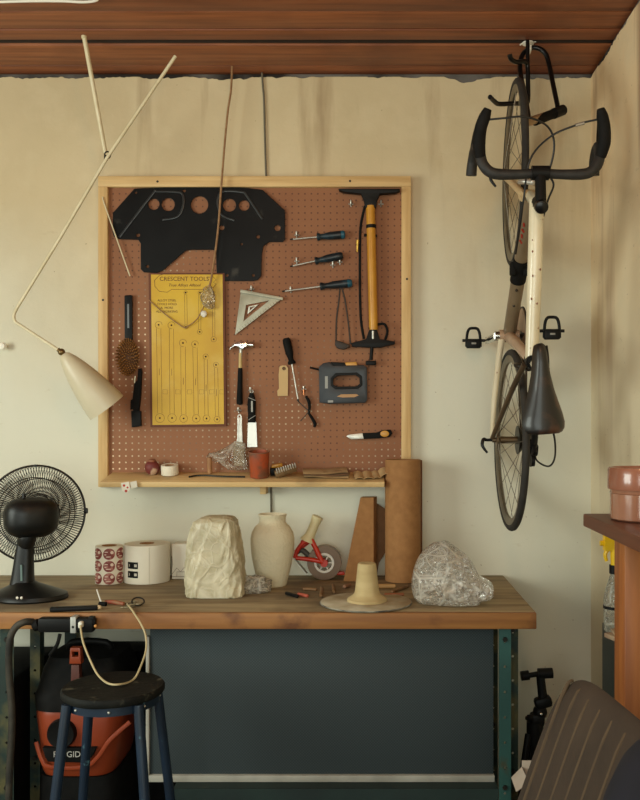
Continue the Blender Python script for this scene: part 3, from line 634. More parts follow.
# trowel in a clear plastic bag, hung by its slotted steel handle
t = thing('bagged_trowel', 'steel handled trowel in a crumpled clear bag leaning above the shelf', 'trowel', SHP(232, 0.03))
BY = IT - 0.012
MB().plate([(237.5, 416), (238.5, 414), (240.5, 414), (241.8, 416), (242, 425), (242.5, 440), (244, 446), (235.5, 446), (237.2, 438)], BY - 0.003, 0.005, [circ(239.5, 416.5, 1.0, 10)], 0.001).build('handle', steel, t)
MB().plate([(233, 445), (244, 445), (245, 466), (234, 466)], BY - 0.002, 0.003).build('blade', mat('dull_blade', (148, 128, 102), rough=0.5, metal=0.3), t)
m = MB(); o = [(206, 457), (209, 453), (216, 452), (226, 447), (235, 441), (245, 443), (247, 455), (247, 469), (238, 470.5), (228, 469.5), (219, 463), (211, 460)]
def bagsheet(px, Y0, Y1, seed, M_=60, fold=1.0, dense=False):
    cx = sum(x for x, y in px) / len(px); cy = sum(y for x, y in px) / len(px); rings = []
    n = len(px)
    def bord(k):
        t_ = k / M_ * n; i = int(t_) % n; f = t_ - int(t_); a, b = px[i], px[(i + 1) % n]; return (a[0] + (b[0] - a[0]) * f, a[1] + (b[1] - a[1]) * f)
    for side, Ya in ((1, Y1), (-1, Y0)):
        seq = [0.02, .2, .4, .55, .7, .82, .92, 1.0] if side == 1 else [.92, .82, .7, .55, .4, .2, .02]
        if dense: seq = [0.01 + 0.99 * j / 34 for j in range(35)] if side == 1 else [1 - 0.99 * j / 34 for j in range(1, 35)]
        for s_ in seq:
            rg = []
            for k in range(M_):
                b = bord(k); x = cx + (b[0] - cx) * s_; y = cy + (b[1] - cy) * s_
                q = noise.noise(Vector((x * 0.14, y * 0.14, seed + side))) * 0.5 + abs(noise.noise(Vector((x * 0.35, y * 0.3, seed * 2 + side)))) * 0.7
                dome = math.sqrt(max(0, 1 - s_ ** 2.2)); Ym = (Y0 + Y1) / 2
                rg.append(W(x, y, Ym + (Ya - Ym) * dome * (0.45 + 0.9 * q)))
            rings.append(rg)
    return rings
m.loft(bagsheet(o, IT - 0.002, IT - 0.055, 2.0)); m.build('bag', film_mat('bag_film', (230, 222, 206), 0.84, 0.1, 0.15, 7), t, sharp=80)
MB().at(SHM(210, 0.03)).lathe([(0.0095, 0), (0.0095, 0.06), (0.008, 0.064), (0, 0.065)], seg=14).build('peg_end', wood('dowel', (178, 132, 86), (150, 106, 66), 'Z'), t)
# dark wire on shelf
tag(MB().tube([SHP(189, 0.1) + Vector((0, 0, 0.004)), SHP(196, 0.08) + Vector((0, 0, 0.004)), SHP(206, 0.075) + Vector((0, 0, 0.004)), SHP(220, 0.09) + Vector((0, 0, 0.004)), SHP(245, 0.1) + Vector((0, 0, 0.004))], 0.0035, 6, smooth=4).build('wire', darksteel), 'dark bent wire lying on the shelf in front of the bagged trowel', 'wire')
# red tin
t = thing('tin_cup', 'orange red rust-streaked tin cup in the middle of the pegboard shelf', 'cup', SHP(259.5, 0.09))
m = MB().at(SHM(259.5, 0.09)); m.lathe([(0, 0), (0.034, 0), (0.036, 0.003), (0.0395, 0.085), (0.0405, 0.098), (0.0405, 0.101), (0.0375, 0.101), (0.036, 0.085), (0.033, 0.005), (0, 0.005)], seg=36); m.build('cup', mat('red_tin', (138, 72, 46), (176, 74, 34), rough=0.5, scale=14, stretch=(1, 1, 0.5), third=(112, 72, 52), tscale=20, tcon=(0.46, 0.62)), t)
m = MB().at(SHM(259.5, 0.09)); m.torus((0, 0, 0.1), (0, 0, 1), 0.0395, 0.0022, 36, 8); m.build('rim', mat('rust_rim', (130, 84, 60), rough=0.6), t)
# comb-like clamp with yellow end
t = thing('metal_scraper', 'metal toothed clamp beside the red tin on the shelf', 'clamp', SHP(285, 0.08))
m = MB().at(SHM(285.5, 0.085, R(18))); m.box((0, 0, 0.022), (0.085, 0.026, 0.026), 0.003, (0, R(-14), 0))
m.build('body', mat('bronze_metal', (150, 124, 90), (110, 88, 60), rough=0.4, metal=0.6, scale=20), t)
m = MB().at(SHM(285.5, 0.085, R(18)))
for k in range(9): m.box((-0.036 + k * 0.009, -0.012, 0.028 + k * 0.0022), (0.0045, 0.008, 0.02), 0.001, (0, R(-14), 0))
m.build('teeth', steel, t)
m = MB().at(SHM(277, 0.045, R(10))); m.box((0, 0, 0.034), (0.045, 0.02, 0.016), 0.005, (0, R(-10), 0)); m.build('yellow_end', yel, t)
m = MB().at(SHM(274, 0.06, R(10))); m.box((0, 0, 0.015), (0.03, 0.03, 0.028), 0.005); m.build('jaw', black, t)
# folded cloth
clothm = mat('folded_paper', (176, 146, 104), (150, 118, 80), rough=0.85, scale=12)
t = thing('folded_sandpaper', 'folded tan sandpaper sheets stacked on the right of the shelf', 'sandpaper', SHP(327, 0.07))
for k in range(3):
    m = MB().at(SHM(328 - k * 1.2, 0.075, R(-4 + 5 * k)) @ Matrix.Translation((0, 0, 0.0075 * k)))
    rg = []
    for j in range(13):
        x = -0.088 + 0.172 * j / 12; w = 0.0035 * math.sin(j * 0.9 + k * 2) ; z = 0.001 + 0.002 * (1 + math.sin(j * 0.55 + k))
        rg.append([(x, -0.04 + w, z), (x, 0.036 + w, z), (x, 0.04 + w, z + 0.003), (x, 0.036 + w, z + 0.0055), (x, -0.04 + w, z + 0.0055), (x, -0.043 + w, z + 0.003)])
    m.loft(rg); m.build('sheet', mat('grit_brown', (110, 80, 54), rough=0.9) if k == 1 else clothm, t)
m = MB().at(SHM(370, 0.085, R(6)))
rg = []
for j in range(15):
    x = -0.062 + 0.124 * j / 14; z = 0.003 + 0.006 * abs(math.sin(j * 0.8)) + (0.012 if j > 11 else 0)
    rg.append([(x, -0.05, z), (x, 0.045, z + 0.004), (x, 0.045, z + 0.0055), (x, -0.05, z + 0.0016)])
m.loft(rg); tag(m.build('paper_sheet', mat('tan_paper', (196, 164, 116), (176, 142, 96), rough=0.85)), 'crinkled loose tan paper on the shelf next to the upright cardboard tube', 'paper')

# ------------------------------------------------------------------ cone lamp on two crossing rods
cream = mat('cream_enamel', (208, 196, 168), (198, 184, 154), rough=0.4, scale=5)
rodm = mat('cream_rod', (222, 210, 176), (208, 194, 156), rough=0.4, scale=20)
a1 = W(84, 36, -0.33); a1.z = CEIL
t = thing('hanging_lamp', 'cream cone lamp on a long bent rod slung from the ceiling', 'lamp', a1)
JY = -0.22
m = MB(); m.tube([a1, W(105.5, 153, JY)], 0.0082, 12); m.lathe([(0, 0), (0.0095, 0), (0.0095, 0.008), (0.007, 0.01), (0, 0.01)], a1, (0, 0, -1), 16); m.build('ceiling_rod', rodm, t)
tag(MB().tube([W(102.5, 197, FY - 0.005), W(104, 203, FY - 0.005), W(130, 276, PB - 0.018)], 0.0028, 8).build('thin_stick', rodm), 'thin cream stick leaning slantwise across the left frame of the pegboard', 'stick')
m = MB(); m.tube([W(175.5, 56, JY - 0.03), W(107, 158, JY - 0.012), W(60, 238, JY - 0.012), W(17, 308, JY - 0.012)], [0.0062, 0.0062, 0.006, 0.0058], 12)
m.tube([W(17, 308, JY - 0.012), W(14, 315, JY - 0.012), W(15, 321, JY - 0.012), W(20, 325, JY - 0.012), W(60, 351, JY - 0.012)], 0.0058, 12, smooth=4)
m.build('arm', rodm, t)
m = MB(); m.torus(W(107.5, 155, JY - 0.006), (0.3, 1, 0.3), 0.012, 0.0028, 24, 8); m.box(W(106, 158, JY - 0.004), (0.012, 0.02, 0.02), 0.004); m.build('joint', darksteel, t)
j = W(61.5, 352, JY - 0.012); e = W(112, 402, JY - 0.075)
m = MB(); m.ball(j, 0.0135, 16, 10); m.tube([W(58, 349.5, JY - 0.012), j], 0.008, 10); m.build('swivel', mat('brass_dark', (120, 96, 60), rough=0.35, metal=0.8), t)
ax = (e - j).normalized(); L = (W(110, 402, JY - 0.05) - j).length
ax = (W(107.5, 408.5, JY + 0.06) - j).normalized()
prof = [(0.0, 0.008), (0.012, 0.010), (0.02, 0.016), (0.030, 0.035), (0.042, 0.07), (0.054, 0.115), (0.064, 0.165), (0.0715, 0.215), (0.0765, 0.262)]
m = MB(); m.lathe(prof + [(r - 0.0022, z) for r, z in prof[::-1] if r > 0.01], j, ax, 44); m.build('shade', cream, t)
m = MB(); m.lathe([(0, 0.10), (0.012, 0.10), (0.02, 0.13), (0.028, 0.17), (0.022, 0.195), (0, 0.20)], j, ax, 20); m.build('bulb', mat('bulb_glass', (220, 215, 200), rough=0.2), t)
# white knob put in for a bright spot at the far left
m = MB(); p = W(6, 347, 0); m.lathe([(0.006, 0), (0.006, 0.02), (0.014, 0.024), (0.016, 0.032), (0.011, 0.042), (0, 0.045)], p, (0, -1, 0), 20)
tag(m.build('bright_spot_knob', mat('bright_spot_white', (245, 240, 225), rough=0.4)), 'small pale round object put in for a bright spot at the left edge of the picture', 'wall peg')

# ------------------------------------------------------------------ workbench
BF, BR, BL, BT = -0.687, 0.532, -1.62, 0.052
t = bench = thing('workbench', 'long worn wooden workbench with green slotted steel legs', 'workbench', (-0.5, -0.35, 0))
benchtop = mat('bench_top', (168, 150, 114), (124, 104, 74), rough=0.75, scale=4, stretch=(0.5, 5, 5), bump=0.25, third=(88, 72, 52), tscale=2.6, tcon=(0.48, 0.68))
benchedge = wood('bench_edge', (158, 108, 56), (134, 86, 42), 'X', 4, 0.6, 0.15, (104, 62, 30), (0.55, 0.7), 8)
m = MB(); m.bx((BL, BF + 0.022, BZ - BT), (BR - 0.0, -0.004, BZ), 0.003); m.build('top', benchtop, t)
m = MB(); m.bx((BL, BF, BZ - BT), (BR, BF + 0.0215, BZ - 0.0005), 0.003); m.build('front_edge', benchedge, t)
green = mat('green_steel', (42, 84, 78), (32, 68, 64), rough=0.5, metal=0.1, scale=6, third=(66, 66, 48), tscale=11, tcon=(0.58, 0.68))
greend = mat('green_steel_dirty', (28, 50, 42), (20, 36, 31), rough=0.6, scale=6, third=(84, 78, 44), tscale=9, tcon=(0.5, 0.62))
def angle_post(x0, x1, yf, flip, mt, depth=0.04):
    m = MB(); z1 = BZ - BT
    holes = [[((x0 + x1) / 2 + 0.0045 * math.cos(2 * PI * k / 10), z + 0.0045 * math.sin(2 * PI * k / 10)) for k in range(10)] for z in [0.06 + 0.082 * j for j in range(10)]]
    m.mplate([(x0, 0), (x1, 0), (x1, z1), (x0, z1)], yf, 0.003, holes)
    xs = x1 if flip else x0
    m.bx((xs - (0.003 if flip else 0), yf + 0.003, 0), (xs + (0 if flip else 0.003), yf + depth, z1))
    m.build('leg', mt, t)
    for z in (0.32, 0.80): MB().lathe([(0, 0.006), (0.008, 0.006), (0.009, 0), (0, 0)], ((x0 + x1) / 2, yf, z + 0.005), (0, -1, 0), 6).build('bolt', darksteel, t)
angle_post(0.418, 0.457, -0.645, True, green); angle_post(0.466, 0.502, -0.52, False, greend)
angle_post(-1.20, -1.155, -0.645, False, greend); angle_post(-1.20, -1.165, -0.40, True, greend)
angle_post(0.466, 0.502, -0.06, False, greend); angle_post(-1.20, -1.155, -0.06, False, greend)
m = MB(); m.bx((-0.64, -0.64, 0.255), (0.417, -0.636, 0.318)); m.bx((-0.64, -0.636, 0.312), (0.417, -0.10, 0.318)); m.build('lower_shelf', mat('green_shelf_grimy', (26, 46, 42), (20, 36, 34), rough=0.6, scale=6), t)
m = MB(); m.bx((-0.64, -0.63, 0.0), (-0.60, -0.6, 0.254)); m.build('shelf_support', green, t)
# dark fabric panel standing on the lower shelf
t = thing('panel', 'large dark grey speckled panel standing under the workbench', 'panel', (-0.15, -0.58, 0.3385))
pm = bpy.data.materials.new('speckled_panel'); pm.use_nodes = True
nt = pm.node_tree; b = nt.nodes['Principled BSDF']; b.inputs['Roughness'].default_value = 0.75
tc = nt.nodes.new('ShaderNodeTexCoord'); mp = nt.nodes.new('ShaderNodeMapping'); mp.inputs['Rotation'].default_value = (0, R(45), 0); mp.inputs['Scale'].default_value = (150, 150, 150)
ck = nt.nodes.new('ShaderNodeTexVoronoi'); ck.inputs['Randomness'].default_value = 0.0; ck.inputs['Scale'].default_value = 1
rp = nt.nodes.new('ShaderNodeValToRGB'); rp.color_ramp.elements[0].position = 0.25; rp.color_ramp.elements[1].position = 0.5
rp.color_ramp.elements[0].color = lin((54, 64, 66)); rp.color_ramp.elements[1].color = lin((38, 47, 50))
nt.links.new(tc.outputs['Object'], mp.inputs[0]); nt.links.new(mp.outputs[0], ck.inputs['Vector']); nt.links.new(ck.outputs['Distance'], rp.inputs[0]); nt.links.new(rp.outputs[0], b.inputs['Base Color'])
PX0 = W(150, 0, -0.58).x
m = MB(); m.bx((PX0, -0.58, 0.342), (0.41, -0.555, 0.84), 0.002); m.build('sheet', pm, t)
wt = mat('pale_trim', (176, 172, 160), (150, 146, 134), rough=0.5, scale=8)
m = MB(); m.bx((PX0 - 0.002, -0.592, 0.3195), (0.412, -0.556, 0.3415), 0.002); m.build('bottom_trim', wt, t)
m = MB(); m.bx((PX0 - 0.012, -0.590, 0.3195), (PX0 - 0.0005, -0.566, 0.80), 0.003); m.build('side_trim', wt, t)

# ------------------------------------------------------------------ fan, seen from behind
fc = W(36, 513.5, -0.40); zr = 0
t = thing('table_fan', 'black table fan turned to the wall at the left end of the workbench', 'fan', (W(30, 0, -0.45).x, -0.45, BZ))
fanb = mat('fan_black', (14, 14, 13), (18, 18, 17), rough=0.42, scale=10, spec=0.35)
wire = mat('fan_wire', (34, 30, 25), rough=0.5)
bx_, by_ = W(31, 0, -0.46).x, -0.46
m = MB(); rg = []
for z, a, b_ in ((0, 0.122, 0.10), (0.006, 0.126, 0.104), (0.018, 0.122, 0.10), (0.03, 0.10, 0.082), (0.044, 0.066, 0.058), (0.054, 0.042, 0.042), (0.06, 0.036, 0.036)):
    sx = -0.022 * (z / 0.06) if z > 0.02 else 0
    rg.append([(bx_ + sx + a * math.cos(2 * PI * k / 40), by_ + b_ * math.sin(2 * PI * k / 40), BZ + z) for k in range(40)])
m.loft(rg); m.build('base', fanb, t)
m = MB(); px = bx_ - 0.03; rg = []
for z, a, b_ in ((0.052, 0.040, 0.034), (0.08, 0.036, 0.03), (0.14, 0.031, 0.026), (0.19, 0.026, 0.023), (0.225, 0.022, 0.02)):
    rg.append([(px + (z - 0.05) * 0.07 + a * math.copysign(abs(math.cos(q)) ** 0.7, math.cos(q)), by_ + b_ * math.copysign(abs(math.sin(q)) ** 0.7, math.sin(q)), BZ + z) for q in [2 * PI * k / 28 for k in range(28)]])
m.loft(rg); m.build('stand', fanb, t)
ang = R(33); back = Vector((math.sin(ang), -math.cos(ang), 0)); side = Vector((math.cos(ang), math.sin(ang), 0)); up = Vector((0, 0, 1))
def FP(r, a, h): return fc + side * (r * math.cos(a)) + up * (r * math.sin(a)) + back * h
RG = 0.169
m = MB(); rg = []
for h, r in ((0.05, 0.03), (0.055, 0.066), (0.065, 0.08), (0.08, 0.088), (0.11, 0.088), (0.13, 0.078), (0.148, 0.058), (0.155, 0.025)):
    rg.append([fc + side * (-0.034 + r * 1.0 * math.copysign(abs(math.cos(2 * PI * k / 36)) ** 0.7, math.cos(2 * PI * k / 36))) + up * (-0.003 + r * 0.78 * math.copysign(abs(math.sin(2 * PI * k / 36)) ** 0.7, math.sin(2 * PI * k / 36))) + back * h for k in range(36)])
m.loft(rg); m.build('motor_housing', fanb, t)
m = MB(); m.tube([(px + 0.012, by_, BZ + 0.215), fc + back * 0.09 - up * 0.085 - side * 0.05, fc + back * 0.09 - up * 0.04 - side * 0.04], [0.026, 0.03, 0.03], 16, smooth=3); m.build('pivot', fanb, t)
m = MB(); m.tube([fc + back * 0.10 + up * 0.055 - side * 0.06, fc + back * 0.10 + up * 0.08 - side * 0.06], 0.006, 10); m.build('oscillation_knob', fanb, t)
def grille(sign, name):
    m = MB(); m.torus(fc + back * (0.002 * sign), back, RG, 0.0035, 90, 8)
    for rr, hh in ((0.125, 0.036), (0.07, 0.045)): m.torus(fc + back * (hh * sign), back, rr, 0.0018, 64, 6)
    N_ = 110
    for k in range(N_):
        a = 2 * PI * k / N_
        m.tube([FP(0.045, a - 0.10 * sign, 0.044 * sign), FP(0.09, a, 0.043 * sign), FP(0.14, a + 0.04, 0.034 * sign), FP(0.16, a + 0.05, 0.018 * sign), FP(RG, a + 0.05, 0.003 * sign)], 0.00115, 4, smooth=2)
    if sign < 0: m.lathe([(0, 0.004), (0.045, 0.004), (0.047, 0), (0.045, -0.004), (0, -0.004)], fc - back * 0.045, back, 32)
    m.build(name, wire, t)
grille(1, 'rear_grille'); grille(-1, 'front_grille')
m = MB(); m.box(FP(RG + 0.004, 0, 0), (0.012, 0.016, 0.02), 0.003); m.box(FP(RG, PI / 2, 0), (0.016, 0.016, 0.008), 0.003); m.build('clip', fanb, t)
bl = mat('fan_blade', (92, 84, 68), rough=0.5, alpha=0.25)
for k in range(3):
    m = MB(); rg = []
    for j in range(9):
        r = 0.03 + 0.115 * j / 8; w = 0.35 + 0.42 * math.sin(PI * min(1, (j + 1) / 9) * 0.75); ctr = 2 * PI * k / 3 + 0.5 * j / 8
        f_, b2 = [], []
        for q in range(9):
            s_ = -1 + 2 * q / 8; f_.append(FP(r, ctr + s_ * w, 0.014 * s_ - 0.002)); b2.append(FP(r, ctr + s_ * w, 0.014 * s_ - 0.004))
        rg.append(f_ + b2[::-1])
    m.loft(rg); m.build('blade', bl, t)
m = MB(); m.lathe([(0, -0.02), (0.025, -0.02), (0.03, 0.0), (0.03, 0.018), (0, 0.02)], fc, back, 24); m.build('hub', fanb, t)
m = MB()
for dx in (-0.006, 0.008): m.lathe([(0, 0.003), (0.004, 0.003), (0.0045, -0.002)], (bx_ + dx, by_ - 0.1, BZ + 0.022), (0, -0.8, 0.6), 12)
m.build('button', whiteplastic, t)
MB().plate([(20, 565), (22, 565), (22.4, 581), (20.4, 581)], by_ - 0.036, 0.006).build('speed_label', mat('teal_grey', (90, 110, 106), rough=0.5), t)

# ------------------------------------------------------------------ rolls of labels
paper = mat('label_paper', (232, 226, 208), (222, 214, 194), rough=0.6, scale=6)
def roll(label, cx_px, Yc, Rr, H, name='label_roll'):
    p = Vector((W(cx_px, 0, Yc).x, Yc, BZ)); t = thing(name, label, 'roll', p, 'rolls of labels on the workbench')
    m = MB(); m.lathe([(0.028, 0.001), (Rr - 0.001, 0.001), (Rr, 0.002), (Rr, H - 0.001), (Rr - 0.001, H), (0.028, H)], p, (0, 0, 1), 56, closed=True); m.build('roll', paper, t)
    m = MB(); m.lathe([(0.025, 0.0005), (0.0278, 0.0005), (0.0278, H + 0.001), (0.025, H + 0.001)], p, (0, 0, 1), 32, closed=True); m.build('core', cardboard, t)
    return t, p
def cylpatch(m, p, Rr, a0, z0, fn, n=24, dr=0.0009):
    """outline fn(k) in metres wrapped on a cylinder facing the room"""
    o = [fn(k / n) for k in range(n)]
    def q(u, v, r): a = a0 + u / Rr; return p + Vector((r * math.sin(a), -r * math.cos(a), z0 + v))
    rings = []
    for s_ in (0.02, 0.35, 0.7, 1.0): rings.append([q(u * s_, v * s_, Rr + dr) for u, v in o])
    rings.append([q(u, v, Rr - 0.0005) for u, v in o])
    m.loft(rings)
stk = mat('sticker_red', (128, 54, 46), (172, 110, 98), rough=0.5, scale=45, contrast=(0.5, 0.6))
t, p = roll('upright label roll printed with three rows of dark red round stickers', 109.3, -0.168, 0.0515, 0.142)
for a in (-0.66, 0.28, 1.22):
    for z in (0.024, 0.070, 0.116):
        m = MB(); cylpatch(m, p, 0.0515, a, z, lambda f: (0.0218 * math.cos(2 * PI * f), 0.0215 * math.sin(2 * PI * f))); s_ = m.build('sticker', stk, t)
        m = MB(); cylpatch(m, p, 0.0527, a + 0.2, z + 0.006, lambda f: (0.006 * math.cos(2 * PI * f), 0.006 * math.sin(2 * PI * f)), 14)
        for (u, v, w_) in ((-0.2, 0.008, 0.007), (-0.05, -0.010, 0.010), (-0.25, -0.002, 0.004)): cylpatch(m, p, 0.0527, a + u, z + v, lambda f, w_=w_: (w_ * math.cos(2 * PI * f), 0.0016 * math.sin(2 * PI * f)), 12)
        m.build('emblem', mat('sticker_white', (226, 204, 188), rough=0.5), s_)
t, p = roll('big white label roll with two black rectangular stickers beside the red-stickered roll', 147, -0.128, 0.0865, 0.145)
for z in (0.038, 0.072):
    m = MB(); cylpatch(m, p, 0.0865, -0.40, z, lambda f: (max(-0.023, min(0.023, 0.060 * math.cos(2 * PI * f + 0.01))), max(-0.0125, min(0.0125, 0.0326 * math.sin(2 * PI * f + 0.01)))), 72); s_ = m.build('sticker', black, t)
    m = MB(); cylpatch(m, p, 0.0877, -0.24, z, lambda f: [(-0.005, -0.005), (0.005, -0.005), (0.005, 0.005), (-0.005, 0.005)][int(f * 4)], 4)
    m.build('printed_mark', mat('sticker_grey', (196, 190, 176), rough=0.5), s_); m = MB()
    for u in (-0.56,): cylpatch(m, p, 0.0877, u, z, lambda f: [(-0.0012, -0.005), (0.0012, -0.005), (0.0012, 0.005), (-0.0012, 0.005)][int(f * 4)], 4)
    m.build('printed_mark', mat('sticker_grey', (196, 190, 176), rough=0.5), s_)
m = MB(); cylpatch(m, p, 0.0865, 0.35, 0.071, lambda f: [(-0.0008, -0.069), (0.0008, -0.069), (0.0008, 0.069), (-0.0008, 0.069)][int(f * 4)], 4); m.build('seam', mat('seam_grey', (196, 188, 168), rough=0.6), t)
# white box with line drawing behind
p = Vector((W(186, 0, -0.075).x, 0, 0))
t = thing('white_box', 'pale paper box with a scribbled line print left of the clay block', 'box', (p.x, -0.08, BZ))
m = MB(); m.bx((p.x - 0.05, -0.10, BZ + 0.001), (p.x + 0.05, -0.03, BZ + 0.138), 0.003); m.build('body', paper, t)
m = MB(); q = lambda x, z: (p.x + x, -0.1008, BZ + z)
for ln in ([(-0.05, 0.02), (-0.03, 0.045), (-0.015, 0.03), (0.0, 0.05), (0.03, 0.03), (0.048, 0.042)], [(-0.05, 0.012), (0.048, 0.012)], [(-0.03, 0.012), (-0.03, 0.03), (0.01, 0.03), (0.01, 0.012)], [(-0.052, 0.03), (-0.046, 0.06), (-0.05, 0.09)]): m.tube([q(*a) for a in ln], 0.0009, 5)
m.build('line_print', mat('brown_ink', (120, 96, 74), rough=0.7), t)

# ------------------------------------------------------------------ clay block wrapped in plastic
p = T(216, 594); 
def from_px(px, Y): return W(px[0], px[1], Y)
m = MB(); cy = p.y; rings = []
secs = [(600, 189, 245), (596, 188.5, 245.5), (585, 188, 245), (565, 188, 243), (545, 190, 240.5), (530, 193, 238), (522, 196.5, 236), (518.5, 202, 233), (516.6, 208, 228), (516.2, 213, 223)]
for i, (y, xl_, xr_) in enumerate(secs):
    z = max(BZ + 0.001, W(0, y, cy - 0.03).z); a, b_ = W(xl_, y, cy).x, W(xr_, y, cy).x; hw = (b_ - a) / 2; c = (a + b_) / 2; dp = 0.085 * (1 - 0.045 * i) * (0.25 if i == 9 else 0.6 if i == 8 else 0.85 if i == 7 else 1)
    ring = []
    for k in range(160):
        q = 2 * PI * k / 160 + 0.0; e_ = 0.42
        cx_, sx_ = math.copysign(abs(math.cos(q)) ** e_, math.cos(q)), math.copysign(abs(math.sin(q)) ** e_, math.sin(q))
        # draped folds of film: ridges running down the block
        pos = Vector((cx_ * 3 + z * 6, sx_ * 3, z * 9)); rdg = 1 - abs(noise.noise(pos)) * 2; rd2 = noise.noise(pos * 2.7)
        w = 1 + 0.03 * rdg + 0.03 * rd2
        ring.append((c + hw * cx_ * w * 0.97 , cy + dp * sx_ * w, z))
    rings.append(ring)
R2 = []
for i in range(len(rings) - 1):
    for k in range(7):
        f = k / 7; R2.append([tuple(a[j] + (b2[j] - a[j]) * f for j in range(3)) for a, b2 in zip(rings[i], rings[i + 1])])
R2.append(rings[-1])
m.loft(R2)
for i, v in enumerate(m.v):
    h = v.z - BZ
    if h > 0.006:
        f = noise.noise(Vector((v.x * 40 + h * 16, v.y * 40, h * 12))); g = 1 - abs(noise.noise(Vector((v.x * 22 - h * 7, v.y * 22 + 4, h * 4)))) * 6; g2 = 1 - abs(noise.noise(Vector((v.x * 34 + h * 18, v.y * 34 + 9, h * 9)))) * 7
        off = 0.002 * f + 0.006 * max(0, g) + 0.002 * max(0, g2)
        m.v[i] = v + Vector((v.x - p.x, v.y - cy, 0)).normalized() * off
t = thing('clay_block', 'pale grey block of clay wrapped in cloudy plastic standing left of the vase', 'clay block', (p.x, cy, BZ))
wc_ = mat('wrapped_clay', (184, 173, 142), (162, 151, 120), rough=0.42, rough2=0.6, scale=9, coat=0.12, bump=0.6, bscale=40, third=(204, 192, 160), tscale=14, tcon=(0.5, 0.7))
nt = wc_.node_tree; cr = creases(nt, 5.5); b = nt.nodes['Principled BSDF']
cm = nt.nodes.new('ShaderNodeMix'); cm.data_type = 'RGBA'; src = b.inputs['Base Color'].links[0].from_socket
mul = nt.nodes.new('ShaderNodeMath'); mul.operation = 'MULTIPLY'; mul.inputs[1].default_value = 0.35; nt.links.new(cr, mul.inputs[0])
nt.links.new(mul.outputs[0], cm.inputs[0]); nt.links.new(src, cm.inputs[6]); cm.inputs[7].default_value = lin((222, 214, 190)); nt.links.new(cm.outputs[2], b.inputs['Base Color'])
b2 = nt.nodes.new('ShaderNodeBump'); b2.inputs['Strength'].default_value = 0.4; b2.inputs['Distance'].default_value = 0.005; nt.links.new(cr, b2.inputs['Height'])
nt.links.new(b.inputs['Normal'].links[0].from_socket, b2.inputs['Normal']); nt.links.new(b2.outputs[0], b.inputs['Normal'])
m.build('block', wc_, t, sharp=55)
crumple(MB(), T(250, 592) + Vector((0.012, 0.0, 0.026)), (0.055, 0.045, 0.034), 4.4, 0.55, 4, 2.0, flat=-0.026).build('plastic_tail', film_mat('tail_film', (238, 232, 218), 0.5, 0.12, 0.2, 9), t, sharp=70)

# ------------------------------------------------------------------ ceramic vase
p = T(272.5, 585); sc = S(p.y)
t = thing('vase', 'cream textured ceramic vase with a short neck on the workbench', 'vase', p)
pr = [(0, 0), (13.5, 0), (14.5, 1.5), (16, 8), (18.5, 18), (20.8, 30), (21.8, 40), (21.8, 47), (20.5, 53), (17.5, 58.5), (14.2, 61.5), (13.0, 63.5), (13.0, 67), (13.8, 69.2), (14.3, 70.5), (13.6, 71.2), (12.4, 70.2), (11.6, 66), (12.0, 61), (18, 52), (19.5, 42), (16, 15), (12, 3), (0, 3)]
m = MB(); m.lathe([(r * sc, z * sc) for r, z in pr], p, (0, 0, 1), 64); 
m.build('vase', mat('bisque', (226, 216, 186), (218, 208, 176), rough=0.8, scale=7, bump=1.0, bscale=110), t)

# ------------------------------------------------------------------ tape dispenser: red frame, cream handle, brown tape
TY = T(316, 580).y + 0.02
t = thing('tape_dispenser', 'red framed packing tape dispenser with cream handle and brown tape between vase and cardboard cone', 'tape dispenser', W(318, 580, TY))
wc = W(324.5, 562, TY)
m = MB(); m.lathe([(0.039, -0.024), (0.0655, -0.024), (0.0662, -0.022), (0.0662, 0.022), (0.0655, 0.024), (0.039, 0.024)], wc, (0, -1, 0), 56, closed=True); m.build('tape', mat('brown_tape', (120, 92, 62), (104, 78, 52), rough=0.35, scale=12), t)
m = MB(); m.lathe([(0.030, -0.025), (0.0385, -0.025), (0.0385, 0.0255), (0.030, 0.0255)], wc, (0, -1, 0), 40, closed=True)
for k in range(6):
    a = k * PI / 3; m.tube([wc + Vector((0.012 * math.cos(a), -0.02, 0.012 * math.sin(a))), wc + Vector((0.032 * math.cos(a), -0.02, 0.032 * math.sin(a)))], 0.003, 6)
m.build('tape_hub', mat('hub_white', (214, 208, 196), rough=0.4), t)
RY = TY - 0.032
m = MB(); m.lathe([(0, 0.006), (0.014, 0.006), (0.015, 0), (0.015, -0.05), (0, -0.05)], Vector((wc.x, RY, wc.z)), (0, -1, 0), 20)
m.tube([W(322, 562, RY), W(312, 541, RY), W(308, 538, RY)], [0.0105, 0.0095, 0.009], 10, smooth=3)
m.tube([W(323, 562, RY), W(310, 559.5, RY), W(296, 558, RY)], [0.0095, 0.0085, 0.0085], 10, smooth=3)
m.tube([W(309, 540, RY), W(303, 543, RY), W(297, 551, RY), W(295, 558, RY)], 0.0085, 10, smooth=4)
m.tube([W(310, 541, RY + 0.03), W(301, 548, RY + 0.03), W(295, 552, RY + 0.03)], 0.007, 10, smooth=3)
m.box(W(307, 540.5, RY + 0.01), (0.05, 0.034, 0.02), 0.006, (0, R(-25), 0))
m.build('frame', redpaint, t)
m = MB(); m.box(W(301, 566, RY + 0.02), (0.075, 0.045, 0.0018), 0, (0, R(50), 0)); m.build('blade_guard', steel, t)
m = MB(); m.tube([W(297, 552, RY + 0.03), W(302, 550, RY + 0.03), W(309, 556, RY + 0.03)], 0.011, 10, smooth=3); m.build('roller', mat('roller_grey', (70, 66, 60), rough=0.6), t)
m = MB(); A, B_ = W(307.5, 541, TY - 0.02), W(318, 516, TY - 0.02); rod_between(m, A, B_, [(0, 0), (0, 0.030), (0.08, 0.028), (0.2, 0.0205), (0.45, 0.0185), (0.7, 0.0185), (0.88, 0.0215), (0.97, 0.0225), (1, 0.017), (1.01, 0)], 24)
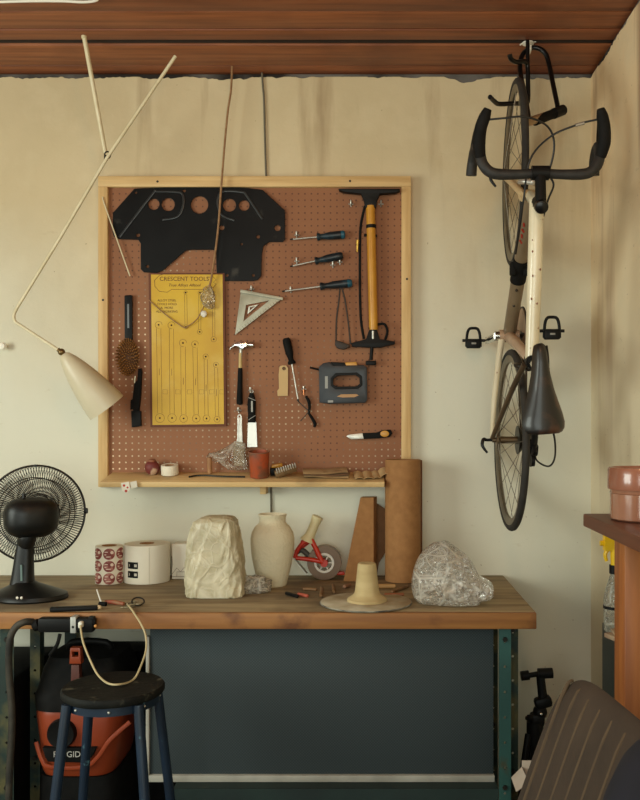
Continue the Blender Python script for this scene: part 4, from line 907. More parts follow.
m.build('handle', mat('handle_cream', (214, 202, 158), rough=0.45), t)
m = MB(); m.box(W(341, 573, TY) + Vector((0, 0, 0)), (0.03, 0.03, 0.012), 0.003); m.box(W(338, 573.5, TY), (0.02, 0.02, 0.01), 0.002)
tag(m.build('red_clip', redpaint), 'small red plastic bit lying against the foot of the cardboard cone', 'clip')

# ------------------------------------------------------------------ cardboard cone, bundle and tube
cy = -0.085
t = thing('cardboard_pyramid', 'tall tapering brown cardboard box with a blunt top leaning at the back of the workbench', 'cardboard box', (W(362, 0, cy).x, cy, BZ))
zt = W(0, 497, cy).z; zb = BZ + 0.001
def xx(px): return W(px, 0, cy).x
m = MB(); m.loft([[(xx(344), cy - 0.055, zb), (xx(373.5), cy - 0.055, zb), (xx(377.5), cy + 0.042, zb), (xx(348), cy + 0.042, zb)], [(xx(360.5), cy - 0.02, zt), (xx(373.5), cy - 0.02, zt), (xx(377), cy + 0.03, zt), (xx(363), cy + 0.03, zt)]]); m.build('body', cardboard, t, sharp=20)
m = MB(); m.plate([(372, 503), (377.5, 504), (388, 511), (388, 548), (379, 563), (377, 575), (372, 575)], -0.022, 0.018)
tag(m.build('cardboard_offcut', mat('cardboard_dark', (132, 94, 62), (116, 82, 54), rough=0.9, scale=20)), 'brown cardboard offcut standing between the tapered box and the tall tube', 'cardboard')
p = Vector((W(402.8, 0, -0.12).x, -0.12, BZ)); Rr = 17.8 * S(p.y); H = W(0, 459.5, p.y).z - BZ
t = thing('cardboard_tube', 'tall thick brown cardboard tube standing on the workbench under the pump', 'tube', p)
m = MB(); m.lathe([(Rr - 0.006, 0.001), (Rr - 0.001, 0.001), (Rr, 0.002), (Rr, H), (Rr - 0.006, H)], p, (0, 0, 1), 56, closed=True); m.build('tube', cardboard, t)
m = MB(); rg = []
for k in range(9):                                 # free end of the outer wrap standing off to the right
    x = Rr * math.cos(R(70)) + (Rr * 0.95 + 0.010) * (k / 8) * 0.72; y = Rr * math.sin(R(70)) + 0.004 - 0.02 * (k / 8) ** 2
    rg.append([(p.x + x, p.y + y, BZ + 0.001), (p.x + x, p.y + y + 0.003, BZ + 0.001), (p.x + x, p.y + y + 0.003, BZ + H - 0.004), (p.x + x, p.y + y, BZ + H - 0.004)])
m.loft(rg); m.build('loose_end', mat('cardboard_brown', (134, 88, 52), (120, 78, 46), rough=0.85, scale=30), t)

# ------------------------------------------------------------------ plaster cone on round bat
p = T(366, 603.5); sc = S(p.y)
t = thing('throwing_bat', 'thin round plaster-dusted board lying on the workbench under the pale clay cone', 'board', p)
m = MB(); rr = 45.5 * sc; m.lathe([(0, 0.001), (rr - 0.004, 0.001), (rr, 0.004), (rr, 0.007), (rr - 0.003, 0.009), (0, 0.009)], p, (0, 0, 1), 64); m.build('disc', mat('bat_dusty', (188, 180, 156), (150, 132, 100), rough=0.85, scale=10), t)
m = MB(); m.torus(p + Vector((0, 0, 0.0055)), (0, 0, 1), rr, 0.0022, 64, 8); m.build('edge', mat('bat_edge', (70, 70, 66), (160, 156, 140), rough=0.7, scale=25), t)
p3 = Vector((T(367, 603).x, p.y, BZ + 0.009))
t = thing('clay_cone', 'pale clay cone with a flared foot standing on the round board', 'clay cone', p3)
m = MB(); m.lathe([(0, 0.0005), (0.068, 0.0005), (0.066, 0.008), (0.05, 0.018), (0.043, 0.026), (0.0405, 0.034), (0.0385, 0.05), (0.0345, 0.09), (0.0315, 0.122), (0.030, 0.126), (0.026, 0.128), (0.018, 0.127), (0, 0.126)], p3, (0, 0, 1), 48, wob=0.03)
m.build('cone', mat('pale_clay', (192, 172, 126), (178, 156, 110), rough=0.85, scale=6, stretch=(1, 1, 4), bump=0.35, bscale=30), t)

# ------------------------------------------------------------------ clear crumpled bag at the right
t = thing('plastic_bag', 'big crumpled clear plastic bag lying at the right end of the workbench', 'bag', T(452, 598))
bo = [(411.5, 585), (413, 572), (417, 560), (424, 550), (433, 543), (440, 541.5), (447, 541), (456, 547), (467, 555), (473, 563), (478, 573), (484, 578), (492, 583), (493.5, 592), (490, 599), (481, 601), (477, 605), (465, 606), (440, 606), (422, 603.5), (414, 597)]
def bag_body(px, Yc, hd, seed, M_=200, NR=44):
    cx = sum(x for x, y in px) / len(px); cy = sum(y for x, y in px) / len(px); n = len(px); rings = []
    def bord(k):
        t_ = k / M_ * n; i = int(t_) % n; f = t_ - int(t_); P = [px[(i + q) % n] for q in (-1, 0, 1, 2)]
        return [0.5 * (2 * P[1][c] + (P[2][c] - P[0][c]) * f + (2 * P[0][c] - 5 * P[1][c] + 4 * P[2][c] - P[3][c]) * f * f + (3 * P[1][c] - P[0][c] - 3 * P[2][c] + P[3][c]) * f ** 3) for c in (0, 1)]
    for j in range(2 * NR - 1):
        side = -1 if j < NR else 1; s_ = (j + 0.15) / (NR - 0.85) if j < NR else (2 * NR - 2 - j + 0.15) / (NR - 0.85)
        rg = []
        for k in range(M_):
            b = bord(k); x = cx + (b[0] - cx) * s_; y = cy + (b[1] - cy) * s_
            P = Vector((x * 0.028 + seed, y * 0.028, side * 0.9))
            d1, _ = noise.voronoi(P * 1.6); d2, _ = noise.voronoi(P * 3.6 + Vector((3, 1, 0))); d3, _ = noise.voronoi(P * 8 + Vector((1, 7, 0)))
            f = (d1[1] - d1[0]) * -0.30 + (d2[1] - d2[0]) * -0.17 + (d3[1] - d3[0]) * -0.07
            dome = math.sqrt(max(0, 1 - s_ ** 2.4))
            q = W(x, y, Yc); q2 = W(x, y, Yc + side * hd * dome * (1.1 + f)); v = Vector((q.x, q2.y, q.z)); v.z = max(v.z, BZ + 0.0015)
            rg.append(v)
        rings.append(rg)
    return rings
MB().loft(bag_body(bo, -0.535, 0.115, 2.0)).build('bag', film_mat('big_bag_film', (236, 230, 218), 0.55, 0.1, 0.3, 9), t, sharp=50)

# ------------------------------------------------------------------ small tools lying about on the bench
def stick(name, label, cat, a, b_, r, mt, grp=None, flat=1.0, lift=0.0, ends=None):
    A, B2 = T(*a), T(*b_); A.z += r + 0.0008 + lift; B2.z += r + 0.0008
    m = MB(); m.tube([A, A.lerp(B2, 0.04), A.lerp(B2, 0.5), A.lerp(B2, 0.96), B2], [r * 0.6, r, r, r, r * 0.55], 10)
    return tag(m.build(name, mt), label, cat, grp)
dkwood = wood('tool_wood', (128, 92, 52), (102, 70, 38), 'X', 8); ltwood = wood('tool_wood_pale', (170, 130, 80), (150, 110, 62), 'X', 8)
stick('modelling_tool', 'black handled modelling tool lying in front of the vase, farthest left', 'tool', (286, 595), (298, 598.5), 0.0062, black)
stick('red_crayon', 'short pinkish red crayon lying in front of the tape dispenser', 'crayon', (298, 596), (308, 598), 0.0060, mat('pink_red', (176, 84, 62), rough=0.6))
stick('wooden_tool', 'thin brown wooden tool lying behind the red crayon', 'tool', (303, 590.5), (317, 591.5), 0.0058, dkwood)
stick('wooden_peg', 'short stubby wood peg lying between crayon and round board', 'peg', (321, 598), (322, 590), 0.0068, dkwood)
stick('wooden_dowel', 'small wooden dowel lying just left of the pale clay cone, behind the board', 'dowel', (334, 594), (333, 587), 0.0062, dkwood)
stick('clay_scrap', 'crooked brown stick of wood leaning near the left of the clay cone', 'stick', (344, 589), (350, 587), 0.007, mat('scrap_brown', (134, 96, 70), rough=0.8))
stick('wood_strip', 'orange brown wood strip lying right of the clay cone, nearest the cardboard tube', 'wood strip', (378, 589), (396, 589), 0.009, ltwood)
stick('wooden_stick', 'dark brown stick lying slanted below the cardboard tube', 'stick', (392, 594), (408, 588), 0.007, dkwood)
stick('wooden_rod', 'reddish wooden rod lying closest to the plastic bag behind the round board', 'rod', (384, 597), (404, 596.5), 0.0065, mat('reddish_wood', (142, 84, 50), rough=0.6))
t = thing('chisel', 'small dark chisel with pale tip propped on the left of the workbench', 'chisel', T(101, 607))
m = MB(); m.tube([T(101.5, 605.5) + Vector((0, 0, 0.008)), T(98, 604.5) + Vector((-0.004, 0, 0.05))], [0.0032, 0.0022], 8); m.build('tip', mat('pale_steel', (206, 200, 186), rough=0.4), t)
m = MB(); m.tube([T(99.5, 606) + Vector((0, 0, 0.008)), T(106, 606.5) + Vector((0, 0, 0.008))], [0.007, 0.0075], 10); m.build('handle', blackmat, t)
t = thing('key_bundle', 'bundle of keys with a brown fob lying on the left of the workbench', 'keys', T(122, 606))
m = MB(); m.tube([T(105.5, 604) + Vector((0, 0, 0.008)), T(115, 605) + Vector((0, 0, 0.009)), T(124, 606) + Vector((0, 0, 0.007))], [0.006, 0.0085, 0.006], 10, smooth=3); m.build('fob', mat('fob_brown', (132, 92, 58), (150, 60, 44), rough=0.6, scale=40), t)
m = MB(); m.torus(T(138, 605) + Vector((0, 0, 0.012)), (0.2, -0.5, 1), 0.02, 0.0026, 28, 8); m.build('ring', darksteel, t)
for k, (x, y, rz) in enumerate(((126, 608, 0.3), (130, 604.5, 0.9), (133, 607.5, 0.5))):
    m = MB(); m.box(T(x, y) + Vector((0, 0, 0.003 + 0.0035 * k)), (0.034, 0.011, 0.003), 0.001, (0, 0, rz)); m.lathe([(0, 0), (0.010, 0), (0.010, 0.003), (0, 0.003)], T(x, y) + Vector((0.017 * math.cos(rz), 0.017 * math.sin(rz), 0.002 + 0.0035 * k)), (0, 0, 1), 16); m.build('key', mat('key_metal', (150, 138, 110), rough=0.4, metal=0.7), t)
# black flat bar lying near the front edge
A, B2 = T(50, 612.0), T(98, 610); t = thing('black_bar', 'flat black bar with a pale tip lying at the front edge above the power strip', 'bar', A)
m = MB(); m.box((A + B2) / 2 + Vector((0, 0, 0.008)), ((B2 - A).length, 0.026, 0.014), 0.004, (0, 0, math.atan2(B2.y - A.y, B2.x - A.x))); m.build('bar', black, t)
m = MB(); m.ball(B2 + Vector((0.004, 0, 0.009)), (0.008, 0.008, 0.007), 12, 8); m.build('tip', mat('tip_tan', (206, 180, 140), rough=0.4), t)
# power strip on the bench front with its pale cord
PY = BF - 0.038
t = thing('power_strip', 'black power strip with a silver band fixed to the front edge of the workbench', 'power strip', W(63, 632, PY))
a, b_ = W(37, 618.5, PY), W(93, 633, PY); m = MB(); m.box(((a.x + b_.x) / 2, PY + 0.018, (a.z + b_.z) / 2), (b_.x - a.x, 0.036, a.z - b_.z), 0.008, (0, R(0), 0)); m.build('body', black, t)
a, b_ = W(70.5, 617, PY), W(76, 633, PY); m = MB(); m.box(((a.x + b_.x) / 2, PY + 0.017, (a.z + b_.z) / 2), (b_.x - a.x, 0.04, a.z - b_.z), 0.001); m.build('band', mat('dull_silver', (172, 172, 166), rough=0.5, metal=0.3), t)
m = MB(); m.lathe([(0, 0.001), (0.004, 0.001), (0.004, -0.001)], W(73, 627, PY - 0.002), (0, -1, 0), 10); m.build('screw', darksteel, t)
m = MB(); m.box(W(92, 618, PY + 0.012), (0.018, 0.02, 0.012), 0.003); m.box(W(94.5, 622, PY + 0.015), (0.008, 0.02, 0.025), 0.003); m.build('switch', black, t)
m = MB(); m.ball(W(95.5, 626, PY + 0.006), 0.005, 10, 8); m.build('indicator', mat('amber', (214, 150, 80), rough=0.3), t)
m = MB(); m.tube([W(34, 626, PY + 0.02), W(39, 624, PY + 0.02)], 0.018, 12); m.tube([W(60, 634, PY + 0.015), W(57, 645, PY + 0.015), W(50, 655, PY + 0.04)], 0.006, 8, smooth=3); m.build('tail', blackmat, t)
t = thing('charging_lead', 'thin pale lead looping from the power strip over the stool and back onto the bench', 'cord', W(80, 622, PY - 0.01))
CYd = BF - 0.075
zs = W(0, 684, -0.95).z + 0.0035
def onseat(px, Y): q = W(px, 0, Y); return Vector((q.x, Y, zs))
MB().tube([W(80.5, 625.5, PY - 0.022), W(81.5, 634, -0.77), W(84, 645, -0.80), W(91, 662, -0.84), W(98, 675, -0.88), onseat(108, -0.955), onseat(120, -0.965), W(133, 680, -0.90), W(140, 668, -0.86), W(146, 650, -0.80), W(145.5, 635, -0.77), W(141, 624, -0.745), W(136, 616, BF - 0.025), T(131, 611) + Vector((0, 0, 0.008)), T(122, 607.5) + Vector((0, 0.05, 0.004))], 0.0031, 8, smooth=5).build('line', mat('pale_cord', (184, 168, 128), rough=0.6), t)
m = MB(); m.box(W(81, 624.5, PY - 0.009), (0.013, 0.022, 0.02), 0.004); m.build('plug', whiteplastic, t)
m = MB(); m.tube([W(33, 622, PY + 0.02), W(25, 622, PY), W(16, 627, PY - 0.005), W(10, 640, PY - 0.01), W(9, 670, PY), W(12, 720, PY), W(9, 790, PY), (W(9, 790, PY).x, PY, 0.01)], 0.011, 10, smooth=5)
tag(m.build('hose', mat('grimy_cord', (60, 54, 42), (30, 27, 22), rough=0.7, scale=20)), 'dusty grey hose drooping from the left end of the power strip', 'hose')

# ------------------------------------------------------------------ stool
sx, sy = W(113.5, 0, -0.95).x, -0.95; sz = W(0, 684, -0.95).z
t = thing('stool', 'blue steel stool with a worn dark round seat in front of the workbench', 'stool', (sx, sy, 0))
bluem = mat('blue_steel_paint', (20, 40, 60), (15, 30, 46), rough=0.45, scale=8, third=(88, 128, 140), tscale=26, tcon=(0.66, 0.72))
sr = 50 * S(sy)
m = MB(); m.lathe([(0, -0.004), (sr * 0.8, -0.004), (sr - 0.004, -0.003), (sr, -0.008), (sr, -0.020), (sr - 0.004, -0.026), (0, -0.026)], (sx, sy, sz), (0, 0, 1), 56, wob=0.012)
m.build('seat', mat('worn_seat', (14, 15, 13), (24, 24, 20), rough=0.7, scale=14, bump=0.5, third=(74, 72, 60), tscale=20, tcon=(0.62, 0.7), spec=0.2), t)
m = MB(); m.lathe([(sr * 0.76, -0.027), (sr * 0.9, -0.027), (sr * 0.9, -0.052), (sr * 0.76, -0.052)], (sx, sy, sz), (0, 0, 1), 48, closed=True); m.build('ring', bluem, t)
legs = []
for k in range(4):
    a = R(45) + k * PI / 2
    c_, s_ = math.cos(a), math.sin(a)
    A = Vector((sx + 0.140 * c_, sy + 0.140 * s_, sz - 0.027)); B2 = Vector((sx + 0.235 * c_, sy + 0.235 * s_, 0.004)); legs.append((A, B2))
    m = MB(); m.tube([A, B2], 0.0145, 12); m.build('leg', bluem, t)
    m = MB(); m.lathe([(0, -0.004), (0.018, -0.004), (0.018, 0.02), (0, 0.02)], B2, (0, 0, 1), 12); m.build('foot', blackmat, t)
m = MB(); P4 = [a.lerp(b_, 0.68) for a, b_ in legs]
for i in range(4): m.tube([P4[i], P4[(i + 1) % 4]], 0.008, 8)
m.build('stretcher', bluem, t)
m = MB()
for k in range(8):
    a = 2 * PI * k / 8 + 0.2; m = MB(); m.ball((sx + sr * 0.90 * math.cos(a), sy + sr * 0.90 * math.sin(a), sz - 0.04), 0.004, 10, 6); m.build('rivet', steel, t)

# ------------------------------------------------------------------ shop vacuum under the bench
vy = -0.42; t = thing('shop_vacuum', 'orange and black wet-dry vacuum standing on the floor under the workbench', 'vacuum', (W(85, 0, vy).x, vy, 0))
orange = mat('vac_orange', (150, 62, 30), (136, 54, 26), rough=0.4, scale=4)
vx = W(91, 0, vy).x; vyf = vy
def sq_ring(cx, cy, hx, hy, z, e_=0.45, n=56): return [(cx + hx * math.copysign(abs(math.cos(q)) ** e_, math.cos(q)), cy + hy * math.copysign(abs(math.sin(q)) ** e_, math.sin(q)), z) for q in [2 * PI * k / n for k in range(n)]]
zt, zb = W(0, 713, vy - 0.17).z, W(0, 772, vy - 0.17).z
s17 = S(vy - 0.17)
m = MB(); m.loft([sq_ring(vx - 0.005, vy, 0.122, 0.155, zb - 0.02), sq_ring(vx - 0.005, vy, 0.128, 0.165, zb), sq_ring(vx, vy, 0.140, 0.172, (zt + zb) / 2), sq_ring(vx, vy, 0.150, 0.178, zt - 0.01), sq_ring(vx, vy, 0.147, 0.174, zt + 0.004)]); m.build('drum', orange, t)
m = MB(); m.loft([sq_ring(vx, vy, 0.152, 0.18, zt + 0.005), sq_ring(vx, vy, 0.154, 0.18, zt + 0.05), sq_ring(vx, vy, 0.148, 0.165, zt + 0.07), sq_ring(vx, vy, 0.135, 0.14, zt + 0.13), sq_ring(vx, vy, 0.12, 0.115, zt + 0.165), sq_ring(vx, vy, 0.06, 0.06, zt + 0.172)]); m.build('motor_head', blackmat, t)
m = MB(); m.loft([sq_ring(vx, vy, 0.145, 0.165, 0.05), sq_ring(vx, vy, 0.148, 0.17, 0.12), sq_ring(vx - 0.005, vy, 0.135, 0.16, zb - 0.022)]); m.build('base', blackmat, t)
for dx, dy in ((-0.12, -0.14), (0.12, -0.14), (-0.12, 0.14), (0.12, 0.14)):
    m = MB(); m.lathe([(0, -0.014), (0.026, -0.014), (0.03, 0), (0.026, 0.014), (0, 0.014)], (vx + dx, vy + dy, 0.031), (1, 0, 0), 18); m.build('caster', black, t)
    m = MB(); m.box((vx + dx, vy + dy, 0.062), (0.03, 0.03, 0.03), 0.004); m.build('caster_fork', steel, t)
YV = vy - 0.185
m = MB(); m.lathe([(0, 0.014), (0.034, 0.014), (0.044, 0.016), (0.048, 0.004), (0.048, -0.03), (0, -0.03)], W(62, 733, YV + 0.006), (0, -1, 0), 32); m.build('hose_port', black, t)
m = MB(); m.plate([(42, 748), (96, 748), (92, 757), (84, 763), (48, 762), (45, 758)], YV - 0.001, 0.03, (), 0.003); s_ = m.build('nameplate', blackmat, t)
m = MB(); m.text('RIDGID', 67, 754.5, 6.0, YV - 0.0015, 0.0012); m.build('lettering', mat('letter_silver', (190, 186, 178), rough=0.4), s_)
m = MB(); m.tube([W(36, 742, YV + 0.012), W(42, 760, YV + 0.006), W(50, 767, YV + 0.004), W(84, 767, YV + 0.004), W(98, 757, YV + 0.004), W(110, 740, YV + 0.006), W(130, 722, YV + 0.02)], 0.0075, 8, smooth=5, flat=0.6, up=(0, 1, 0)); m.build('moulded_rib', orange, t)
for px in (76,):
    m = MB(); m.plate([(70, 648), (80, 648), (81, 664), (69, 664)], vy - 0.185, 0.03, [[(72, 652), (78, 652), (78, 657), (72, 657)]], 0.003); m.build('latch', orange, t)
    m = MB(); m.plate([(71, 665), (79, 665), (80, 700), (70, 700)], vy - 0.186, 0.03, (), 0.003); m.build('latch_arm', mat('dark_red_brown', (86, 40, 28), rough=0.5), t)
m = MB(); m.tube([(vx - 0.07, vy, zt + 0.15), (vx - 0.06, vy - 0.02, zt + 0.195), (vx + 0.06, vy - 0.02, zt + 0.195), (vx + 0.07, vy, zt + 0.15)], 0.012, 10, smooth=4); m.build('handle', black, t)
# black boxes added only to keep the space under the bench dark
m = MB(); m.bx((-1.14, -0.20, 0.002), (-0.68, -0.03, W(0, 652, -0.2).z), 0.012)
tag(m.build('dark_filler', blackmat), 'wide black box added to darken the space behind the vacuum under the bench', 'added box')
m = MB(); m.bx((-1.60, -0.50, 0.002), (-1.225, -0.05, 0.63), 0.012); m.bx((-1.58, -0.505, 0.30), (-1.25, -0.4995, 0.33), 0.001)
tag(m.build('dark_filler_left', blackmat), 'black box added to darken the space under the far left end of the workbench', 'crate')

# ------------------------------------------------------------------ road bike hung nose-up, top side to the room
BX, BZ0, BYW = 0.505, 1.446, -0.338             # plane of the bike, rear axle height, axle distance from the wall
def B(f, u, r=0.0): return Vector((BX + r + 0.016 * f - 0.012 * u, BYW - u, BZ0 + f))
bike = t = thing('bicycle', 'white road bicycle with black drop bars hanging nose up along the wall', 'bicycle', B(-0.33, 0))
tyre = mat('tyre', (34, 31, 28), (46, 42, 36), rough=0.8, scale=20); rimm = mat('rim_grey', (120, 108, 88), (92, 82, 66), rough=0.4, metal=0.5, scale=12)
spokem = mat('spoke_steel', (120, 112, 98), rough=0.35, metal=0.8)
whitep = mat('bike_white', (222, 212, 184), (208, 196, 166), rough=0.3, scale=6, coat=0.3, third=(150, 110, 84), tscale=38, tcon=(0.68, 0.72))
taupe = mat('bike_taupe', (128, 110, 86), (106, 90, 70), rough=0.35, scale=5, coat=0.2)
bronze = mat('bike_bronze', (84, 66, 46), (66, 52, 38), rough=0.4, scale=8)
ax = Vector((1, 0, 0))
def wheel(f0, name, hubw):
    c = B(f0, 0)
    ax = Vector((1, 0, 0)) if f0 == 0 else Vector((math.cos(R(-3.2)), math.sin(R(-3.2)), 0))
    w = MB().torus(c, ax, 0.314, 0.0125, 88, 10).build(name, tyre, t)
    m = MB(); m.lathe([(0.288, -0.008), (0.305, -0.0095), (0.3055, 0.0095), (0.288, 0.008), (0.280, 0.004), (0.280, -0.004)], c, ax, 88, closed=True); m.build('rim', rimm, w)
    m = MB(); n = 28
    for k in range(n):
        a = 2 * PI * k / n; sd = 1 if k % 2 else -1; a2 = a + (0.75 if (k // 2) % 2 else -0.75)
        m.tube([c + Vector((sd * hubw * 0.36, 0.02 * math.cos(a2), 0.02 * math.sin(a2))), c + Vector((-ax.y * 0.29 * math.cos(a), 0.29 * math.cos(a), 0.29 * math.sin(a)))], 0.0012, 5)
    m.build('spokes', spokem, w)
    m = MB(); m.lathe([(0, -hubw / 2), (0.009, -hubw / 2), (0.009, -hubw * 0.40), (0.024, -hubw * 0.38), (0.024, -hubw * 0.34), (0.013, -hubw * 0.28), (0.013, hubw * 0.28), (0.024, hubw * 0.34), (0.024, hubw * 0.38), (0.009, hubw * 0.4), (0.009, hubw / 2), (0, hubw / 2)], c, ax, 20); m.build('hub', mat('hub_bronze', (110, 92, 70), rough=0.35, metal=0.7), w)
    return w
FA = 0.955
wheel(FA, 'front_wheel', 0.10); wheel(0, 'rear_wheel', 0.13)
BB = (0.382, -0.07); ST = (0.255, 0.41); CR = (0.785, 0.345); HT = (0.72, 0.49); SC = (0.70, 0.515)
m = MB(); m.tube([B(0.742, 0.452), B(0.50, 0.437), B(*ST)], [0.0225, 0.0225, 0.0205], 20); m.tube([B(*CR), B(*HT)], 0.0185, 18); m.build('top_tube', whitep, t)
m = MB(); m.tube([B(0.768, 0.372), B(0.58, 0.145), B(*BB)], [0.0235, 0.025, 0.0235], 20); m.build('down_tube', taupe, t)
m = MB(); m.tube([B(*BB), B(0.325, 0.155), B(*ST)], [0.021, 0.018, 0.0165], 18); m.tube([B(*BB) - ax * 0.036, B(*BB) + ax * 0.036], 0.023, 18); m.build('seat_tube', mat('seat_tube_tan', (186, 156, 128), (164, 134, 108), rough=0.4, scale=12), t)
for s_ in (-1, 1):
    m = MB(); m.tube([B(*BB, s_ * 0.022), B(0.33, -0.055, s_ * 0.034), B(0.15, -0.03, s_ * 0.055), B(0.006, 0, s_ * 0.066)], [0.0125, 0.012, 0.010, 0.008], 12, smooth=5); m.build('chain_stay', whitep, t)
    m = MB(); m.tube([B(ST[0] - 0.01, ST[1] - 0.02, s_ * 0.018), B(0.17, 0.26, s_ * 0.036), B(0.008, 0.01, s_ * 0.066)], [0.0095, 0.0095, 0.0075], 12, smooth=5); m.build('seat_stay', bronze, t)
    m = MB(); m.tube([B(*CR, s_ * 0.02), B(0.83, 0.285, s_ * 0.036), B(0.90, 0.14, s_ * 0.046), B(FA, 0.0, s_ * 0.052)], [0.0125, 0.012, 0.010, 0.008], 12, smooth=6); m.build('fork_blade', mat('fork_cream', (196, 170, 128), (180, 152, 112), rough=0.35, scale=8), t)
m = MB(); m.tube([B(*CR, -0.03), B(CR[0] + 0.008, CR[1] - 0.01, 0), B(*CR, 0.03)], 0.017, 12, smooth=4); m.build('fork_crown', MATS['fork_cream'], t)
# quick releases
for f0, wd in ((0, 0.075), (FA, 0.06)):
    m = MB(); m.tube([B(f0, 0, -wd - 0.012), B(f0, 0, wd + 0.01)], 0.0055, 10)
    m.tube([B(f0, 0, -wd - 0.012), B(f0 + 0.002, 0.004, -wd - 0.022), B(f0 - 0.02, 0.01, -wd - 0.026), B(f0 - 0.046, 0.012, -wd - 0.008)], [0.006, 0.0065, 0.006, 0.004], 10, smooth=4); m.build('quick_release', blackgl, t)
# stem, bars
def tube_b(pts, r, seg=12, smooth=5): 
    m = MB(); m.tube([B(*p) for p in pts], r, seg, smooth=smooth); return m
m = tube_b([(0.735, 0.47, 0), (0.70, 0.535, 0)], 0.0185, 16, 0); m.build('headset', black, t)
BARF, BARU = 0.812, 0.505
m = tube_b([(0.705, 0.52, 0), (0.75, 0.517, 0), (BARF, BARU, 0)], [0.0185, 0.0165, 0.017], 16, 0); m.tube([B(BARF, BARU, -0.026), B(BARF, BARU, 0.026)], 0.0215, 18); m.build('stem', black, t)
m = MB(); m.lathe([(0, 0.004), (0.012, 0.004), (0.0195, 0), (0.0215, -0.012), (0.0195, -0.02), (0, -0.02)], B(0.699, 0.542), B(0, 1) - B(0.5, 0), 20); m.build('stem_cap', blackgl, t)
tape = mat('bar_tape', (24, 23, 22), (36, 34, 32), rough=0.65, scale=40, bump=0.4, bscale=60)
drop = [(0, BARU, 0), (-0.004, BARU, 0.06), (-0.004, BARU, 0.12), (0.004, BARU, 0.152), (0.030, BARU - 0.002, 0.174), (0.07, BARU - 0.014, 0.182), (0.095, BARU - 0.045, 0.186), (0.095, BARU - 0.085, 0.189), (0.075, BARU - 0.115, 0.191), (0.055, BARU - 0.125, 0.193), (0.03, BARU - 0.130, 0.194)]
rr = [0.014, 0.0145, 0.0165, 0.0165, 0.0165, 0.0165, 0.016, 0.016, 0.016, 0.0165, 0.017]
for s_ in (-1, 1):
    m = tube_b([(BARF + f, u, s_ * r) for f, u, r in drop], rr, 14, 5); m.build('drop_bar', tape, t)
    m = tube_b([(BARF + 0.05, BARU - 0.003, s_ * 0.181), (BARF + 0.085, BARU + 0.014, s_ * 0.187), (BARF + 0.125, BARU + 0.026, s_ * 0.184), (BARF + 0.155, BARU + 0.040, s_ * 0.174), (BARF + 0.175, BARU + 0.05, s_ * 0.166)], [0.0165, 0.0195, 0.0185, 0.0175, 0.011], 14, 5); h = m.build('brake_hood', blackmat, t)
    m = tube_b([(BARF + 0.158, BARU + 0.028, s_ * 0.174), (BARF + 0.165, BARU - 0.01, s_ * 0.180), (BARF + 0.14, BARU - 0.06, s_ * 0.190), (BARF + 0.10, BARU - 0.10, s_ * 0.197)], [0.009, 0.0085, 0.008, 0.006], 10, 5); m.build('brake_lever', blackgl, h)
# cables
cab = mat('cable_black', (22, 21, 20), rough=0.5)
for pts in ([(BARF + 0.150, BARU + 0.03, -0.160), (BARF + 0.152, BARU + 0.035, -0.12), (BARF + 0.158, BARU + 0.03, -0.05), (BARF + 0.14, BARU, 0.02), (BARF + 0.09, BARU - 0.02, 0.045), (BARF + 0.02, BARU - 0.05, 0.035), (CR[0] + 0.05, CR[1] + 0.05, 0.02)],
            [(BARF + 0.150, BARU + 0.03, 0.160), (BARF + 0.140, BARU + 0.02, 0.11), (BARF + 0.11, BARU, 0.03), (BARF + 0.06, BARU - 0.06, -0.02), (0.76, 0.42, -0.034), (0.69, 0.36, -0.034), (0.62, 0.25, -0.03)],
            [(BARF - 0.002, BARU - 0.02, 0.03), (BARF - 0.03, BARU - 0.02, 0.045), (0.745, BARU - 0.05, 0.035), (0.70, 0.43, 0.026)],
            [(0.07, 0.46, 0.04), (0.02, 0.43, 0.07), (-0.05, 0.30, 0.10), (-0.085, 0.2, 0.10), (-0.07, 0.06, 0.085), (-0.025, 0.02, 0.085)]):
    tube_b(pts, 0.0032, 8, 6).build('cable', cab, t)
m = MB(); m.tube([B(BARF + 0.143, BARU + 0.022, 0.125), B(BARF + 0.137, BARU + 0.018, 0.10)], 0.0052, 8); m.build('cable_adjuster', mat('adjuster_grey', (150, 140, 126), rough=0.4, metal=0.5), t)
# brake calipers
for f0, u0, nm in ((CR[0] + 0.035, CR[1] + 0.035, 'front'), (0.235, 0.36, 'rear')):
    m = MB(); c = B(f0, u0)
    for s_ in (-1, 1): m.tube([c + Vector((s_ * 0.004, 0, 0.0)), c + Vector((s_ * 0.026, 0.012, 0.006)), c + Vector((s_ * 0.034, 0.04, 0.012)), c + Vector((s_ * 0.020, 0.062, 0.016))], [0.009, 0.009, 0.008, 0.007], 10, smooth=4)
    m.tube([c + Vector((0.02, 0.006, 0)), c + Vector((0.03, -0.012, 0))], 0.006, 8); m.ball(c + Vector((0, -0.004, 0)), 0.011, 12, 8)
    m.build('brake_caliper', steel if nm == 'front' else darksteel, t)
# bracket clamped on the down tube (bottle/shifter mount)
m = MB(); q = B(0.585, 0.155); m.tube([B(0.615, 0.19), B(0.555, 0.115)], 0.0275, 18); m.box(q + Vector((-0.026, -0.012, 0)), (0.02, 0.03, 0.045), 0.005); m.box(q + Vector((0.018, -0.024, 0.0)), (0.022, 0.02, 0.05), 0.005); m.build('tube_clamp', blackmat, t)
for f_, u_ in ((0.52, 0.095), (0.475, 0.04)): MB().ball(B(f_, u_ + 0.023, -0.004), 0.0052, 10, 6).build('bottle_boss', darksteel, t)
m = MB()
for k, (f_, u_) in enumerate(((0.70, 0.305), (0.685, 0.288), (0.671, 0.27), (0.657, 0.252))): m.box(B(f_, u_ + 0.014, -0.016), (0.006, 0.003, 0.014), 0, (R(40), R(20 * (-1) ** k), R(-35)))
m.build('decal', mat('decal_red', (150, 44, 30), rough=0.4), t)
m = MB()
